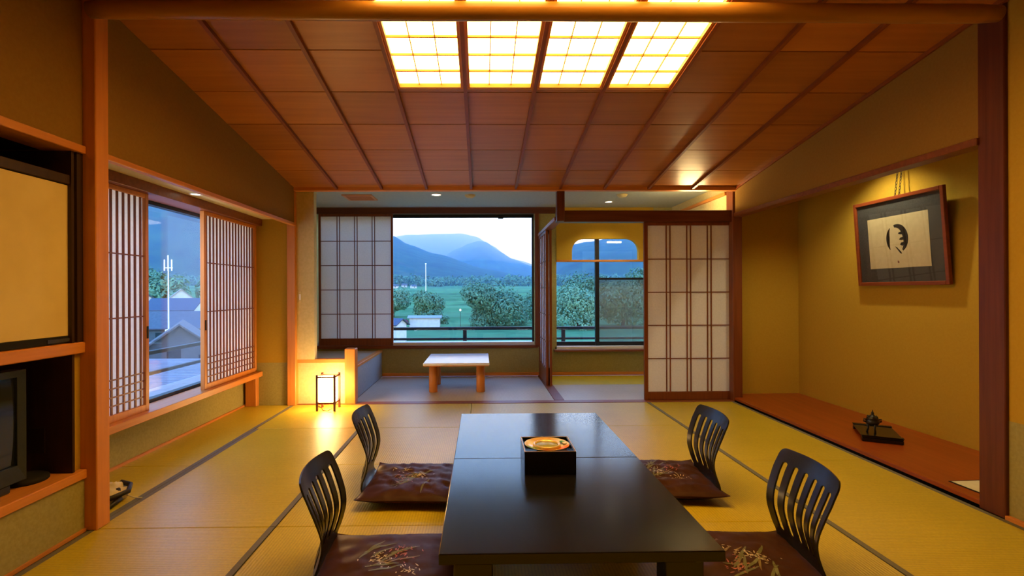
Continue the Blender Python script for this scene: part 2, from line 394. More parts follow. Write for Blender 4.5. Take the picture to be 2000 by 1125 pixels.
# partition lintel, hanging post, main lintel
S('trim_24', (.785, .88, 5.46, 7.10, 1.925, 1.965), M['red_x'], .003)
S('trim_25', (.79, .872, 5.31, 5.395, 1.90, 2.30), M['dark_z'], .004)
S('trim_26', (.80, 2.66, 5.385, 5.50, 1.900, 2.02), M['dark_x'], .004)

S('wall_light_blocker', (-2.45, -1.40, 7.80, 7.86, -.10, 2.30), M['cream'])   # unseen wall added outside to dim the sky behind the closed shoji
# ---- windows
def window(n, frames, pane_boxes):
    o = root('window_%d' % n, (pane_boxes[0][0], pane_boxes[0][2], pane_boxes[0][4]), kind='structure')
    for b in frames: box('frame_bar', b, M['alu_dark'], o)
    for b in pane_boxes: box('pane', b, M['glass'], o)
    return o
gx = -2.50
window(1, [(gx - .03, gx + .03, 2.66, 5.26, .34, .375), (gx - .03, gx + .03, 2.66, 5.26, 1.83, 1.90), (gx - .03, gx + .03, 2.66, 2.70, .375, 1.83), (gx - .03, gx + .03, 5.22, 5.26, .375, 1.83)],
       [(gx - .003, gx + .003, 2.70, 5.22, .375, 1.83)])
box('window_ledge', (-2.54, -2.455, 2.66, 5.26, .302, .34), M['alu_white'], kind='structure')
gy = WB + .11
window(2, [(-2.27, .74, gy - .02, gy + .02, 2.205, 2.25), (-2.27, -2.245, gy - .02, gy + .02, .44, 2.21), (.715, .745, gy - .02, gy + .02, .44, 2.21)],
       [(-2.245, .715, gy - .003, gy + .003, .455, 2.21)])
window(3, [(1.605, 1.66, gy - .03, gy + .02, .40, 2.05), (1.66, 2.42, gy - .02, gy + .02, 1.325, 1.355), (1.0, 2.42, gy - .02, gy + .02, .40, .455), (1.0, 1.045, gy - .02, gy + .02, .455, 2.05), (2.38, 2.42, gy - .02, gy + .02, .455, 2.05), (1.0, 2.42, gy - .02, gy + .02, 2.05, 2.09)],
       [(1.045, 1.605, gy - .003, gy + .003, .455, 2.05), (1.66, 2.38, gy - .003, gy + .003, .455, 1.325), (1.66, 2.38, gy - .003, gy + .003, 1.355, 2.05)])
b = box('insect_screen', (1.66, 2.38, gy + .03, gy + .032, .455, 1.33), screen_mat('insect_mesh', (.30, .36, .38), .38),
        label='grey insect screen over the right pane of the arched window', cat='insect screen')
box('window_latch', (1.60, 1.625, gy - .045, gy - .028, .98, 1.04), M['alu_dark'], label='small dark latch on the mullion of the arched window', cat='latch')

# ================================================================== SHOJI AND DOORS
def shoji(name, w, h, loc, rotz, label, cat, vbars, hbars, stile=.03, top=.035, bot=.09, t=.03, bw=.009, bd=.012, frame=None, bar=None, group=None, vbw=None, hbars_off=0.):
    """local: x along the width, z up, -y towards the viewer; lattice on the -y side"""
    fr = frame or M['wood_z']; br = bar or M['wood_z']
    o = root(name, (0, 0, 0), label, cat, group)
    box('stile', (0, stile, 0, t, 0, h), fr, o, .002); box('stile', (w - stile, w, 0, t, 0, h), fr, o, .002)
    box('top_rail', (stile, w - stile, .001, t - .001, h - top, h), fr, o, .002)
    box('bottom_rail', (stile, w - stile, .001, t - .001, 0, bot), fr, o, .002)
    box('paper', (stile, w - stile, t * .6, t * .6 + .001, bot, h - top), M['paper'], o)
    vb = vbw or bw
    for x in vbars: box('lattice_bar', (x - vb / 2, x + vb / 2, t * .6 - bd, t * .6, bot, h - top), br, o)
    for z in hbars: box('lattice_bar', (stile, w - stile, t * .6 - bd * .8 - hbars_off, t * .6 - bd * .15 - hbars_off, z - bw / 2, z + bw / 2), br, o)
    o.location = loc; o.rotation_euler = (0, 0, rotz)
    return o
def pairs(w, stile, gap=.035):
    i = w - 2 * stile; r = []
    for q in (.25, .5, .75): r += [stile + i * q - gap / 2, stile + i * q + gap / 2]
    return r
def rows(h, bot, top, n): return [bot + (h - bot - top) * k / n for k in range(1, n)]
shoji('shoji_screen', 1.02, 1.815, (-2.235, WB - .028, .428), 0, 'tall grey-lit shoji screen covering the left part of the big back window', 'shoji screen',
      pairs(1.02, .028), rows(1.815, .10, .04, 5), stile=.028, bot=.10, frame=M['red_z'], bar=M['red_z'])
shoji('shoji_screen', .965, 1.895, (1.737, 5.43, .006), 0, 'large white paper shoji screen beside the alcove post', 'shoji screen',
      pairs(.965, .04, .04), rows(1.895, .085, .04, 5), stile=.04, bot=.085, frame=M['red_z'], bar=M['red_z'], bw=.010)
shoji('shoji_screen', .79, 1.918, (.795, 7.085, .006), -PI / 2, 'narrow shoji of the veranda partition, on the side of the low table', 'shoji screen',
      [.03 + .73 * q for q in (.25, .5, .75)], rows(1.918, .20, .04, 5), stile=.03, bot=.20, frame=M['red_z'], bar=M['red_z'])
shoji('shoji_screen', .79, 1.918, (.84, 7.085, .006), -PI / 2, 'narrow shoji of the veranda partition, on the side of the arched window', 'shoji screen',
      [.03 + .73 * q for q in (.25, .5, .75)], rows(1.918, .20, .04, 5), stile=.03, bot=.20, frame=M['red_z'], bar=M['red_z'])
def slat_shoji(y0, y1, label, x=-2.32):
    w = y1 - y0; n = 16
    return shoji('slatted_shoji', w, 1.503, (x, y0, .352), PI / 2, label, 'shoji screen',
                 [.035 + (w - .07) * (k + .5) / n for k in range(n)], [.10, .155, .21, .265, .655, 1.07], stile=.035, top=.03, bot=.045, t=.035, bw=.009, bd=.009, vbw=.014, hbars_off=.003, bar=M['red_z'])
for y0_, y1_, lb_, px_ in ((2.645, 3.612, 'close-slatted shoji half hidden behind the near left post', .967 - .017), (4.328, 5.325, 'close-slatted shoji at the far end of the left window', .017)):
    o = slat_shoji(y0_, y1_, lb_)
    fp = box('finger_pull', (px_ - .009, px_ + .009, -.002, .004, .50, .585), M['black']); fp.location = (px_, 0, .50); fp.parent = o

# ================================================================== BUILT-IN CUPBOARD (left foreground)
cb = root('built_in_cupboard', (-2.25, 1.5, 0), 'built-in wooden cupboard with an open black slot and a television niche', 'cupboard')
cy0, cy1 = -.6, 2.549
box('base_panel', (-2.5, -1.955, cy0, cy1, 0, .262), M['wainscot'], cb)
box('foot_strip', (-1.956, -1.945, cy0, cy1, 0, .016), M['wood_y'], cb)
box('ledge_board', (-2.52, -1.94, cy0, cy1, .262, .306), M['wood_y'], cb, .004)
box('shelf_board', (-2.52, -1.945, cy0, cy1, .876, .93), M['wood_y'], cb, .004)
box('top_rail', (-2.1, -1.94, cy0, cy1, 1.852, 1.89), M['wood_y'], cb, .003)
box('door_head_rail', (-2.06, -1.97, cy0, cy1, 1.690, 1.735), M['niche'], cb, .003)
box('back_panel', (-2.56, -2.52, cy0, 2.50, .262, 1.89), M['niche'], cb)
box('top_panel', (-2.56, -1.97, cy0, 2.50, 1.86, 1.888), M['black'], cb)
box('side_panel', (-2.52, -1.962, 2.485, 2.50, .306, 1.852), M['niche'], cb)
box('slot_floor', (-2.52, -2.06, cy0, 2.48, 1.70, 1.72), M['black'], cb)
box('near_side_panel', (-2.52, -1.962, cy0, cy0 + .03, .306, 1.852), M['niche'], cb)
box('door_jamb', (-2.03, -1.957, 2.512, 2.549, .93, 1.852), M['niche'], cb)
box('socket_plate', (-2.165, -2.09, 2.479, 2.485, .405, .525), noise_mat('socket_plate', (.022, .012, .008), (.03, .016, .01), rough=.4), cb)
fd = root('sliding_cupboard_door', (-1.99, 1.9, .935), 'yellow paper-covered sliding cupboard door above the television', 'sliding door')
box('door_face', (-2.0, -1.98, 1.28, 2.508, .965, 1.686), M['paper_y'], fd, .002)
box('bottom_runner', (-2.003, -1.976, 1.28, 2.508, .933, .965), M['black'], fd)
box('runner_tab', (-1.976, -1.972, 2.36, 2.49, .938, .955), plain('dark_grey_tab', (.04, .04, .045), .5), fd)
fd2 = root('sliding_cupboard_door', (-2.03, .8, .935), 'second yellow cupboard door, mostly outside the left edge', 'sliding door')
box('door_face', (-2.035, -2.015, .05, 1.30, .965, 1.686), M['paper_y'], fd2, .002)
box('bottom_runner', (-2.037, -2.012, .05, 1.30, .933, .965), M['black'], fd2)

# ---- television
tv_pl = noise_mat('tv_plastic', (.018, .024, .034), (.022, .029, .04), scale=80, rough=.38, spec=.5)
tv = root('television', (-2.25, 2.0, .306), 'dark tube television standing in the cupboard niche', 'television')
ty0, ty1, tz0, tz1, tx = 1.66, 2.315, .345, .832, -2.03
def tv_front():
    o = [(ty0, tz0), (ty1, tz0), (ty1, tz1), (ty0, tz1)]
    i = [(ty0 + .045, tz0 + .07), (ty1 - .04, tz0 + .07), (ty1 - .04, tz1 - .03), (ty0 + .045, tz1 - .03)]
    vs = [(tx, a, c) for a, c in o] + [(tx - .004, a, c) for a, c in i] + [(tx - .02, a, c) for a, c in i] + [(tx - .07, a, c) for a, c in o]
    fs = []
    for k in range(4):
        k2 = (k + 1) % 4
        fs += [(k, k2, 4 + k2, 4 + k), (4 + k, 4 + k2, 8 + k2, 8 + k), (k2, k, 12 + k, 12 + k2)]
    return mk('bezel', vs, fs, tv_pl, tv)
tv_front()
vs, fs, n = [], [], 12
for i in range(n + 1):
    for j in range(n + 1):
        u, v_ = i / n * 2 - 1, j / n * 2 - 1
        vs.append((tx - .018 + .012 * (1 - .5 * u * u - .5 * v_ * v_), (ty0 + .045) + (ty1 - ty0 - .085) * i / n, tz0 + .07 + (tz1 - tz0 - .10) * j / n))
for i in range(n):
    for j in range(n): a = i * (n + 1) + j; fs.append((a, a + n + 1, a + n + 2, a + 1))
mk('screen', vs, fs, plain('tv_screen', (.012, .014, .018), .08, 0, .6), tv, True)
bv = [(tx - .07, ty0, tz0), (tx - .07, ty1, tz0), (tx - .07, ty1, tz1), (tx - .07, ty0, tz1), (tx - .42, ty0 + .12, tz0 + .02), (tx - .42, ty1 - .12, tz0 + .02), (tx - .42, ty1 - .12, tz1 - .14), (tx - .42, ty0 + .12, tz1 - .14)]
mk('rear_housing', bv, BF, tv_pl, tv)
box('foot', (tx - .30, tx - .004, ty0 + .06, ty1 - .07, .306, .346), tv_pl, tv, .006)
box('control_strip', (tx - .001, tx + .002, ty0 + .15, ty1 - .15, tz0 + .02, tz0 + .038), plain('tv_strip', (.05, .06, .075), .3), tv)
v, f = lathe([(.085, 0), (.09, .006), (.088, .018), (.07, .026), (.02, .03)], (-2.10, 2.385, .306), 24)
mk('black_dish', v, f, M['black'], None, True); tag(bpy.data.objects['black_dish'], 'low black round dish on the cupboard ledge right of the television', 'dish')

# ================================================================== CEILING LIGHTS
for k in range(4):
    names = ['leftmost', 'second from the left', 'third from the left', 'rightmost']
    x0, x1 = CX[3 + k] + .014, CX[4 + k] - .014; ya, yb = LIGHT_Y
    o = root('ceiling_light', ((x0 + x1) / 2, (ya + yb) / 2, cz((ya + yb) / 2)), 'glowing paper ceiling light with wooden lattice, %s of the four' % names[k], 'ceiling light', 'paper ceiling lights')
    slanted('lit_paper', x0, x1, ya, yb, .018, .0185, M['panel_light'], o)
    fw = .016
    slanted('frame_side', x0, x0 + fw, ya, yb, -.012, .014, M['wood_y'], o); slanted('frame_side', x1 - fw, x1, ya, yb, -.012, .014, M['wood_y'], o)
    slanted('frame_end', x0 + fw, x1 - fw, ya, ya + fw, -.012, .014, M['wood_x'], o); slanted('frame_end', x0 + fw, x1 - fw, yb - fw, yb, -.012, .014, M['wood_x'], o)
    for q in (1, 2):
        xx = x0 + (x1 - x0) * q / 3; slanted('lattice_bar', xx - .0025, xx + .0025, ya + fw, yb - fw, .006, .016, M['wood_y'], o)
    for q in range(1, 8):
        yy = ya + (yb - ya) * q / 8; slanted('lattice_bar', x0 + fw, x1 - fw, yy - .004, yy + .004, .004, .016, M['wood_x'], o)
def downlight(loc, label, power, r=.045, angle=120, tilt=(0, 0, 0), color=LAMP):
    o = root('downlight', loc, label, 'downlight')
    v, f = lathe([(r + .012, 0), (r + .012, -.006), (r, -.006), (r - .004, .0), (r + .012, 0)], loc, 28, False); mk('trim_ring', v, f, M['white'], o, True)
    v, f = lathe([(r, -.002), (.001, -.003)], loc, 28, True); mk('lit_lens', v, f, M['bulb'], o)
    spot('lamp', (loc[0], loc[1], loc[2] - .02), power, o, angle, .7, color, tilt)
    return o
downlight((-2.184, 3.956, 1.925), 'small lit downlight in the soffit over the left window', 7, .035)
downlight((-.534, 6.133, 2.33), 'lit downlight in the grey veranda ceiling left of the partition', 4, .055)
downlight((1.664, 6.64, 2.33), 'lit downlight in the veranda ceiling before the arched window', 34, .045, color=(1, .80, .42))
downlight((3.08, 4.25, 2.42), 'downlight in the alcove ceiling over the framed calligraphy', 55, .04, 125, color=(1, .86, .48))
for x, y, lb in ((-.131, 6.17, 'smoke detector on the veranda ceiling above the low table'), (1.702, 6.145, 'smoke detector on the veranda ceiling near the large shoji')):
    o = root('smoke_detector', (x, y, 2.33), lb, 'detector')
    v, f = lathe([(.06, 0), (.06, -.012), (.045, -.03), (.018, -.036), (.001, -.036)], (x, y, 2.33), 28); mk('cover', v, f, M['cream'], o, True)
    v, f = lathe([(.066, 0), (.066, -.005), (.06, -.006)], (x, y, 2.33), 28); mk('base_ring', v, f, M['cream'], o)
o = root('ceiling_vent', (-1.48, 6.3, 2.33), 'wooden slatted air vent in the veranda ceiling', 'vent')
for b in ((-1.66, -1.30, 6.12, 6.15), (-1.66, -1.30, 6.45, 6.48), (-1.66, -1.63, 6.15, 6.45), (-1.33, -1.30, 6.15, 6.45)): box('frame_side', (*b, 2.318, 2.33), M['wood_x'], o)
box('backing', (-1.63, -1.33, 6.15, 6.45, 2.327, 2.33), M['black'], o)
for q in range(6): box('slat', (-1.63, -1.33, 6.165 + q * .05, 6.19 + q * .05, 2.318, 2.326), M['wood_x'], o)
o = root('uplight', (2.32, 5.54, 1.97), 'warm uplight tucked behind the dark lintel over the large shoji', 'lamp')
box('housing', (2.18, 2.46, 5.505, 5.57, 1.97, 2.0), M['black'], o); box('tube', (2.20, 2.44, 5.515, 5.56, 2.0, 2.03), emit('uplight_tube', (1, .70, .30), 150.0), o)

# ================================================================== PAPER LANTERN
o = root('floor_lantern', (-1.53, 5.13, 0), 'glowing square paper floor lantern on dark wooden feet by the half wall', 'lantern')
lx0, lx1, ly0, ly1 = -1.615, -1.445, 5.05, 5.22
for a in (lx0, lx1):
    for c in (ly0, ly1): box('leg', (a - .010, a + .010, c - .010, c + .010, 0, .355), M['dark_z'], o, .002)
for c in (ly0, ly1):
    box('lower_rail', (lx0, lx1, c - .006, c + .006, .070, .086), M['dark_x'], o); box('upper_rail', (lx0, lx1, c - .006, c + .006, .325, .338), M['dark_x'], o)
for a in (lx0, lx1):
    box('lower_rail', (a - .006, a + .006, ly0, ly1, .070, .086), M['dark_x'], o); box('upper_rail', (a - .006, a + .006, ly0, ly1, .325, .338), M['dark_x'], o)
i_ = .013
vs = bxv(lx0 + i_, lx1 - i_, ly0 + i_, ly1 - i_, .086, .325)
mk('paper_shade', vs, BF, M['lantern'], o)
v, f = tube([(lx1 - .02, ly0 - .012, .03), (-1.50, 5.03, .01), (-1.56, 5.06, .006), (-1.60, 5.16, .006), (-1.70, 5.30, .006)], .004); mk('cord', v, f, M['dark_x'], o, True)

# ================================================================== DINING TABLES
def low_table(y0, y1, label):
    x0, x1, h, t = -.14, .785, .33, .036
    o = root('low_table', ((x0 + x1) / 2, (y0 + y1) / 2, 0), label, 'table', 'black lacquered low tables')
    box('table_top', (x0, x1, y0 + .0015, y1 - .0015, h - t, h), M['lacquer'], o, .0025)
    box('apron', (x0 + .07, x1 - .07, y0 + .07, y1 - .07, h - t - .03, h - t), M['lacquer'], o)
    for a in (x0 + .045, x1 - .045 - .13):
        for c in (y0 + .06, y1 - .06 - .09): box('leg', (a, a + .13, c, c + .09, 0, h - t), M['lacquer'], o, .004)
    return o
low_table(1.637, 2.575, 'black lacquered low table nearest the camera')
low_table(2.575, 3.52, 'black lacquered low table under the tray box, towards the veranda')

# tray box with dish
bx0, bx1, by0, by1, bz0, bz1 = .195, .432, 2.338, 2.578, .3302, .435
o = root('lacquer_box', ((bx0 + bx1) / 2, (by0 + by1) / 2, bz0), 'open black lacquer box standing on the low table', 'box')
w = .008
box('side', (bx0, bx1, by0, by0 + w, bz0, bz1), M['lacq_box'], o, .001); box('side', (bx0, bx1, by1 - w, by1, bz0, bz1), M['lacq_box'], o, .001)
box('side', (bx0, bx0 + w, by0 + w, by1 - w, bz0, bz1), M['lacq_box'], o, .001); box('side', (bx1 - w, bx1, by0 + w, by1 - w, bz0, bz1), M['lacq_box'], o, .001)
box('bottom', (bx0 + w, bx1 - w, by0 + w, by1 - w, bz0, bz0 + .008), M['lacq_box'], o)
gilt = plain('worn_gilt', (.55, .36, .18), .35)
box('rim_line', (bx0, bx1, by0, by0 + .003, bz1, bz1 + .0015), gilt, o); box('rim_line', (bx0, bx0 + .003, by0 + .003, by1, bz1, bz1 + .0015), gilt, o)
box('rim_line', (bx1 - .003, bx1, by0 + .003, by1, bz1, bz1 + .0015), gilt, o); box('rim_line', (bx0 + .003, bx1 - .003, by1 - .003, by1, bz1, bz1 + .0015), gilt, o)
box('inner_tray', (bx0 + w, bx1 - w, by0 + w, by1 - w, bz1 - .035, bz1 - .030), M['lacq_box'], o)
cx, cy_ = (bx0 + bx1) / 2 - .002, (by0 + by1) / 2 - .006
zt = bz1 - .03
o = root('round_dish', (cx, cy_, zt), 'round dish with orange and gold rim lying in the lacquer box', 'dish')
def dishmat():
    m, nt, b = new_mat('patterned_porcelain'); tc = nd(nt, 'ShaderNodeTexCoord'); gr = nd(nt, 'ShaderNodeTexGradient', gradient_type='RADIAL')
    nt.links.new(tc.outputs['Object'], gr.inputs[0])
    c = ramp(nt, gr.outputs['Fac'], [(0., (.75, .55, .4)), (.10, (.10, .38, .12)), (.16, (.75, .60, .3)), (.22, (.62, .16, .05)), (.30, (.70, .42, .12)), (.38, (.75, .18, .03)), (.45, (.80, .25, .04)), (.5, (.8, .75, .72)), (.62, (.75, .68, .66)), (.70, (.70, .42, .14)), (.85, (.65, .38, .14)), (.93, (.8, .76, .74)), (1., (.75, .55, .4))])
    nt.links.new(c, b.inputs['Base Color']); b.inputs['Roughness'].default_value = .15; return m
v, f = lathe([(.045, 0), (.05, .010), (.062, .016), (.105, .031), (.108, .034), (.104, .0345), (.064, .0215)], (cx, cy_, zt), 48, False); mk('rim', v, f, dishmat(), o, True)
v, f = lathe([(.066, .020), (.067, .030), (.064, .0345), (.057, .0345), (.053, .029)], (cx, cy_, zt), 48, False); mk('gilt_ring', v, f, plain('gold_glaze', (.72, .50, .16), .25, .2), o, True)
v, f = lathe([(.054, .026), (.05, .030), (.001, .031)], (cx, cy_, zt), 48); mk('olive_centre', v, f, noise_mat('olive_glaze', (.26, .25, .06), (.34, .32, .09), rough=.35), o, True)
for k, (dx, dy, ang) in enumerate(((.078, .028, .5), (.086, .006, .2))):
    rot_box = [(cx + dx + q[0] * math.cos(ang) - q[1] * math.sin(ang), cy_ + dy + q[0] * math.sin(ang) + q[1] * math.cos(ang), zt + .031 + q[2]) for q in bxv(-.009, .009, -.012, .012, 0, .006)]
    w_ = mk('wrapped_sweet', rot_box, BF, plain('green_wrapper' if k == 0 else 'white_wrapper', ((.08, .36, .10), (.75, .72, .66))[k], .35)); bevel(w_, .002)
    tag(w_, ('small green wrapped sweet on the rim of the round dish', 'small white wrapped sweet on the rim of the round dish')[k], 'sweet')

# ================================================================== LEGLESS CHAIRS
PROF = [(.36, .012), (.20, .010), (.10, .014), (.055, .028), (.025, .060), (.020, .105), (.034, .155), (.044, .205), (.040, .255), (.024, .310), (.002, .370), (-.022, .425), (-.034, .455)]
def prof_curve(n=72):
    P = [Vector((a, 0, b)) for a, b in PROF]; out = []
    for i in range(len(P) - 1):
        p0, p1, p2, p3 = P[max(i - 1, 0)], P[i], P[i + 1], P[min(i + 2, len(P) - 1)]
        for k in range(10):
            t = k / 10; out.append(.5 * ((2 * p1) + (p2 - p0) * t + (2 * p0 - 5 * p1 + 4 * p2 - p3) * t * t + (3 * p1 - p0 - 3 * p2 + p3) * t ** 3))
    out.append(P[-1])
    L = [0]
    for i in range(1, len(out)): L.append(L[-1] + (out[i] - out[i - 1]).length)
    return out, L
PC, PL = prof_curve(); PTOT = PL[-1]
def prof_at(s):
    s = max(0, min(PTOT, s)); i = 1
    while i < len(PL) - 1 and PL[i] < s: i += 1
    t = (s - PL[i - 1]) / max(1e-9, PL[i] - PL[i - 1]); p = PC[i - 1].lerp(PC[i], t)
    d = (PC[i] - PC[i - 1]).normalized(); return p, Vector((-d.z, 0, d.x))   # normal (up on the seat)
def s_at_z(z):
    for i in range(40, len(PC)):
        if PC[i].z >= z: return PL[i]
    return PTOT
S_LO, S_HI = s_at_z(.105), s_at_z(.385)
def half_w(s):
    z = prof_at(s)[0].z
    if s < PL[30]: return .19
    pts = [(0, .19), (.06, .178), (.16, .180), (.28, .200), (.36, .208), (.42, .206), (.46, .200)]
    for (a, wa), (b, wb_) in zip(pts, pts[1:]):
        if a <= z <= b: return 1.11 * (wa + (wb_ - wa) * (z - a) / (b - a))
    return .2
def sheet(name, u0, u1, slo, shi, nu, nv, mat, parent, T=.0036):
    """strip of the bent shell; u in -1..1 of the half width, slo/shi functions of u giving its lower and upper end"""
    vs, fs = [], []
    for side in (1, -1):
        for i in range(nu + 1):
            u = u0 + (u1 - u0) * i / nu; a, b = slo(u), shi(u)
            for j in range(nv + 1):
                s = a + (b - a) * j / nv; p, nrm = prof_at(s)
                dish = .036 * u * u * min(1, max(0, (s - PL[30]) / .1))        # back slightly hollow towards the sitter
                q = p + nrm * (side * T) + Vector((dish, 0, 0))
                vs.append((q.x, u * half_w(s), q.z))
    n1 = (nu + 1) * (nv + 1); nn = nv + 1
    for i in range(nu):
        for j in range(nv):
            a = i * nn + j; fs.append((a, a + 1, a + nn + 1, a + nn)); fs.append((n1 + a, n1 + a + nn, n1 + a + nn + 1, n1 + a + 1))
    for i in range(nu):
        a = i * nn; fs.append((a, a + nn, n1 + a + nn, n1 + a)); a = i * nn + nv; fs.append((a, n1 + a, n1 + a + nn, a + nn))
    for j in range(nv):
        fs.append((j, n1 + j, n1 + j + 1, j + 1)); a = nu * nn + j; fs.append((a, a + 1, n1 + a + 1, n1 + a))
    o = mk(name, vs, fs, mat, parent, True); o.data.set_sharp_from_angle(angle=math.radians(40)); return o
NS = 6; SWH = .068      # slots and half slot width in u
slot_c = [-.76 + 1.52 * k / (NS - 1) for k in range(NS)]
def make_zaisu():
    o = root('legless_chair', (0, 0, 0))
    def top_end(u):
        e = max(0, (abs(u) - .87) / .13); return PTOT - .006 * u * u - .028 * (1 - math.sqrt(max(0, 1 - e * e)))
    def rail_lo(u):
        for c in slot_c:
            d = abs(u - c)
            if d < SWH: return S_HI + .008 * math.sqrt(1 - (d / SWH) ** 2)
        return S_HI
    def seat_hi(u):
        for c in slot_c:
            d = abs(u - c)
            if d < SWH: return S_LO - .008 * math.sqrt(1 - (d / SWH) ** 2)
        return S_LO
    sheet('top_rail', -1, 1, rail_lo, top_end, 140, 8, M['lacq_chair'], o)
    sheet('seat_shell', -1, 1, lambda u: 0, seat_hi, 140, 26, M['lacq_chair'], o)
    edges = [-1] + [e for c in slot_c for e in (c - SWH, c + SWH)] + [1]
    for k in range(NS + 1): sheet('slat', edges[2 * k], edges[2 * k + 1], lambda u: S_LO, lambda u: S_HI, 3, 22, M['lacq_chair'], o)
    return o
zaisu = make_zaisu()
GC = 'black legless chairs at the low tables'
CH = [(-.692, 2.135, 3, 'black slatted legless chair at the near left, beside the near table'),
      (-.728, 3.085, 2, 'black slatted legless chair at the far left, before the lantern'),
      (1.362, 2.105, 174, 'black slatted legless chair at the near right, biggest in view'),
      (1.372, 3.01, 177, 'black slatted legless chair at the far right, below the large shoji')]
def cushion_z(u, v): return (max(0, 1 - abs(u) ** 3.2) ** .55) * (max(0, 1 - abs(v) ** 3.2) ** .55)
def make_cushion(seed, loc, rot, label, wx=.57, wy=.60, h=.085, creases=.006):
    o = root('floor_cushion', (0, 0, 0), label, 'cushion', 'brown floor cushions on the legless chairs')
    n = 36; vs, fs = [], []
    rnd = random.Random(seed)
    def surf(u, v_, side):
        pull = 1 - .055 * (1 - (abs(u * v_)) ** 1.5) * max(abs(u), abs(v_)) ** 4
        k = cushion_z(u, v_)
        wr = creases * noise.noise((u * 3 + seed * 7, v_ * 5, seed)) + creases * .7 * noise.noise((u * 9 + v_ * 6, seed * 3, v_ * 3 - u * 4))
        wr += creases * 1.2 * max(0, abs(u) - .45) * math.sin((v_ * 9 + seed)) * (abs(v_) > .4)
        z = .034 + side * (k * h * .5 + (wr * k if side > 0 else 0)) + (.0 if side > 0 else .004)
        if side < 0: z = max(z, .001)
        c = .012 * (abs(u * v_)) ** 6                       # corners tip up
        return (u * wx / 2 * pull, v_ * wy / 2 * pull, z + c)
    for side in (1, -1):
        for i in range(n + 1):
            for j in range(n + 1):
                vs.append(surf(i / n * 2 - 1, j / n * 2 - 1, side))
    n1 = (n + 1) ** 2; nn = n + 1
    for i in range(n):
        for j in range(n):
            a = i * nn + j; fs.append((a, a + nn, a + nn + 1, a + 1)); fs.append((n1 + a, n1 + a + 1, n1 + a + nn + 1, n1 + a + nn))
    body = mk('body', vs, fs, M['cushion'], o, True)
    # embroidery: grass blades and tiny blossoms laid on the upper face
    def on(u, v_, d=.0015): p = surf(u, v_, 1); return (p[0], p[1], p[2] + d)
    lv, lf, ov, of, fv, ff, pv, pf = [], [], [], [], [], [], [], []
    def blade(V, F, u, v_, a, L, wd, bend):
        prev = None; n0 = len(V)
        for k in range(7):
            t = k / 6; aa = a + bend * t; u += math.cos(aa) * L / 6; v_ += math.sin(aa) * L / 6
            ww = wd * math.sin(PI * min(.97, t * .8 + .12)); nx, ny = -math.sin(aa) * ww, math.cos(aa) * ww
            V += [on(u + nx, v_ + ny), on(u - nx, v_ - ny)]
        for k in range(6): b = n0 + 2 * k; F.append((b, b + 1, b + 3, b + 2))
    for k in range(9):
        blade(lv, lf, -.25 + rnd.uniform(-.18, .22), rnd.uniform(-.35, .25), rnd.uniform(.1, 1.3), rnd.uniform(.35, .6), .022, rnd.uniform(-.7, .7))
    for k in range(5):
        blade(ov, of, rnd.uniform(-.3, .2), rnd.uniform(-.4, .0), rnd.uniform(-.6, 1.2), rnd.uniform(.2, .4), .016, rnd.uniform(-.9, .9))
    for V, F, cnt, cu, cv in ((fv, ff, 42, -.12, .02), (fv, ff, 22, .3, -.28), (pv, pf, 34, .2, .2)):
        for k in range(cnt):
            blade(V, F, cu + rnd.gauss(0, .10), cv + rnd.gauss(0, .09), rnd.uniform(0, 6.3), rnd.uniform(.03, .07), .008, 0)
    for nm, V, F, e in (('leaf_embroidery', lv, lf, EMB[0]), ('gold_leaf_embroidery', ov, of, EMB[1]), ('white_blossom_embroidery', fv, ff, EMB[2]), ('pink_blossom_embroidery', pv, pf, EMB[3])):
        mk(nm, V, F, e, body)['kind'] = 'stuff'
    o.location = loc; o.rotation_euler = (0, 0, rot)
    return o
EMB = [plain('green_silk', (.13, .13, .05), .5), plain('gold_silk', (.20, .13, .035), .45), plain('white_silk', (.60, .50, .38), .5), plain('pink_silk', (.42, .12, .10), .5)]
for i, (x, y, a, lb) in enumerate(CH):
    c = zaisu if i == 0 else copy_tree(zaisu)
    tag(c, lb, 'legless chair', GC); c.location = (x, y, 0); c.rotation_euler = (0, 0, math.radians(a))
make_cushion(1, (-.385, 2.065, .016), math.radians(90 * 0 + 1), 'brown embroidered cushion on the near left legless chair', wy=.60)
make_cushion(2, (-.388, 3.02, .016), math.radians(180 - 2), 'brown rumpled cushion on the far left legless chair', wy=.60, creases=.013)
make_cushion(3, (1.065, 2.06, .016), math.radians(180 - 4), 'brown embroidered cushion on the near right legless chair', creases=.008)
make_cushion(4, (1.068, 3.045, .016), math.radians(-3), 'brown creased cushion on the far right legless chair', creases=.014)

# ================================================================== ALCOVE THINGS
# framed calligraphy, leaning out from the wall on chains
fr = root('framed_calligraphy', (0, 0, 0), 'framed black calligraphy on cream paper hanging from chains in the alcove', 'picture')
FW, FH, ft = .905, .735, .028      # local: x = width, z = height, -y to the viewer
m_ = .030
fm = wood('picture_frame_wood', (.20, .040, .012), (.27, .058, .018), 'x', rough=.3)
box('frame_side', (-FW / 2, -FW / 2 + m_, 0, ft, 0, FH), fm, fr, .003); box('frame_side', (FW / 2 - m_, FW / 2, 0, ft, 0, FH), fm, fr, .003)
box('frame_side', (-FW / 2 + m_, FW / 2 - m_, 0, ft, 0, m_), fm, fr, .003); box('frame_side', (-FW / 2 + m_, FW / 2 - m_, 0, ft, FH - m_, FH), fm, fr, .003)
box('mat_board', (-FW / 2 + m_, FW / 2 - m_, .016, .02, m_, FH - m_), noise_mat('grey_mat_cloth', (.050, .052, .058), (.07, .07, .076), scale=90, rough=.8), fr)
pw, p0, p1 = .31, .145, .575
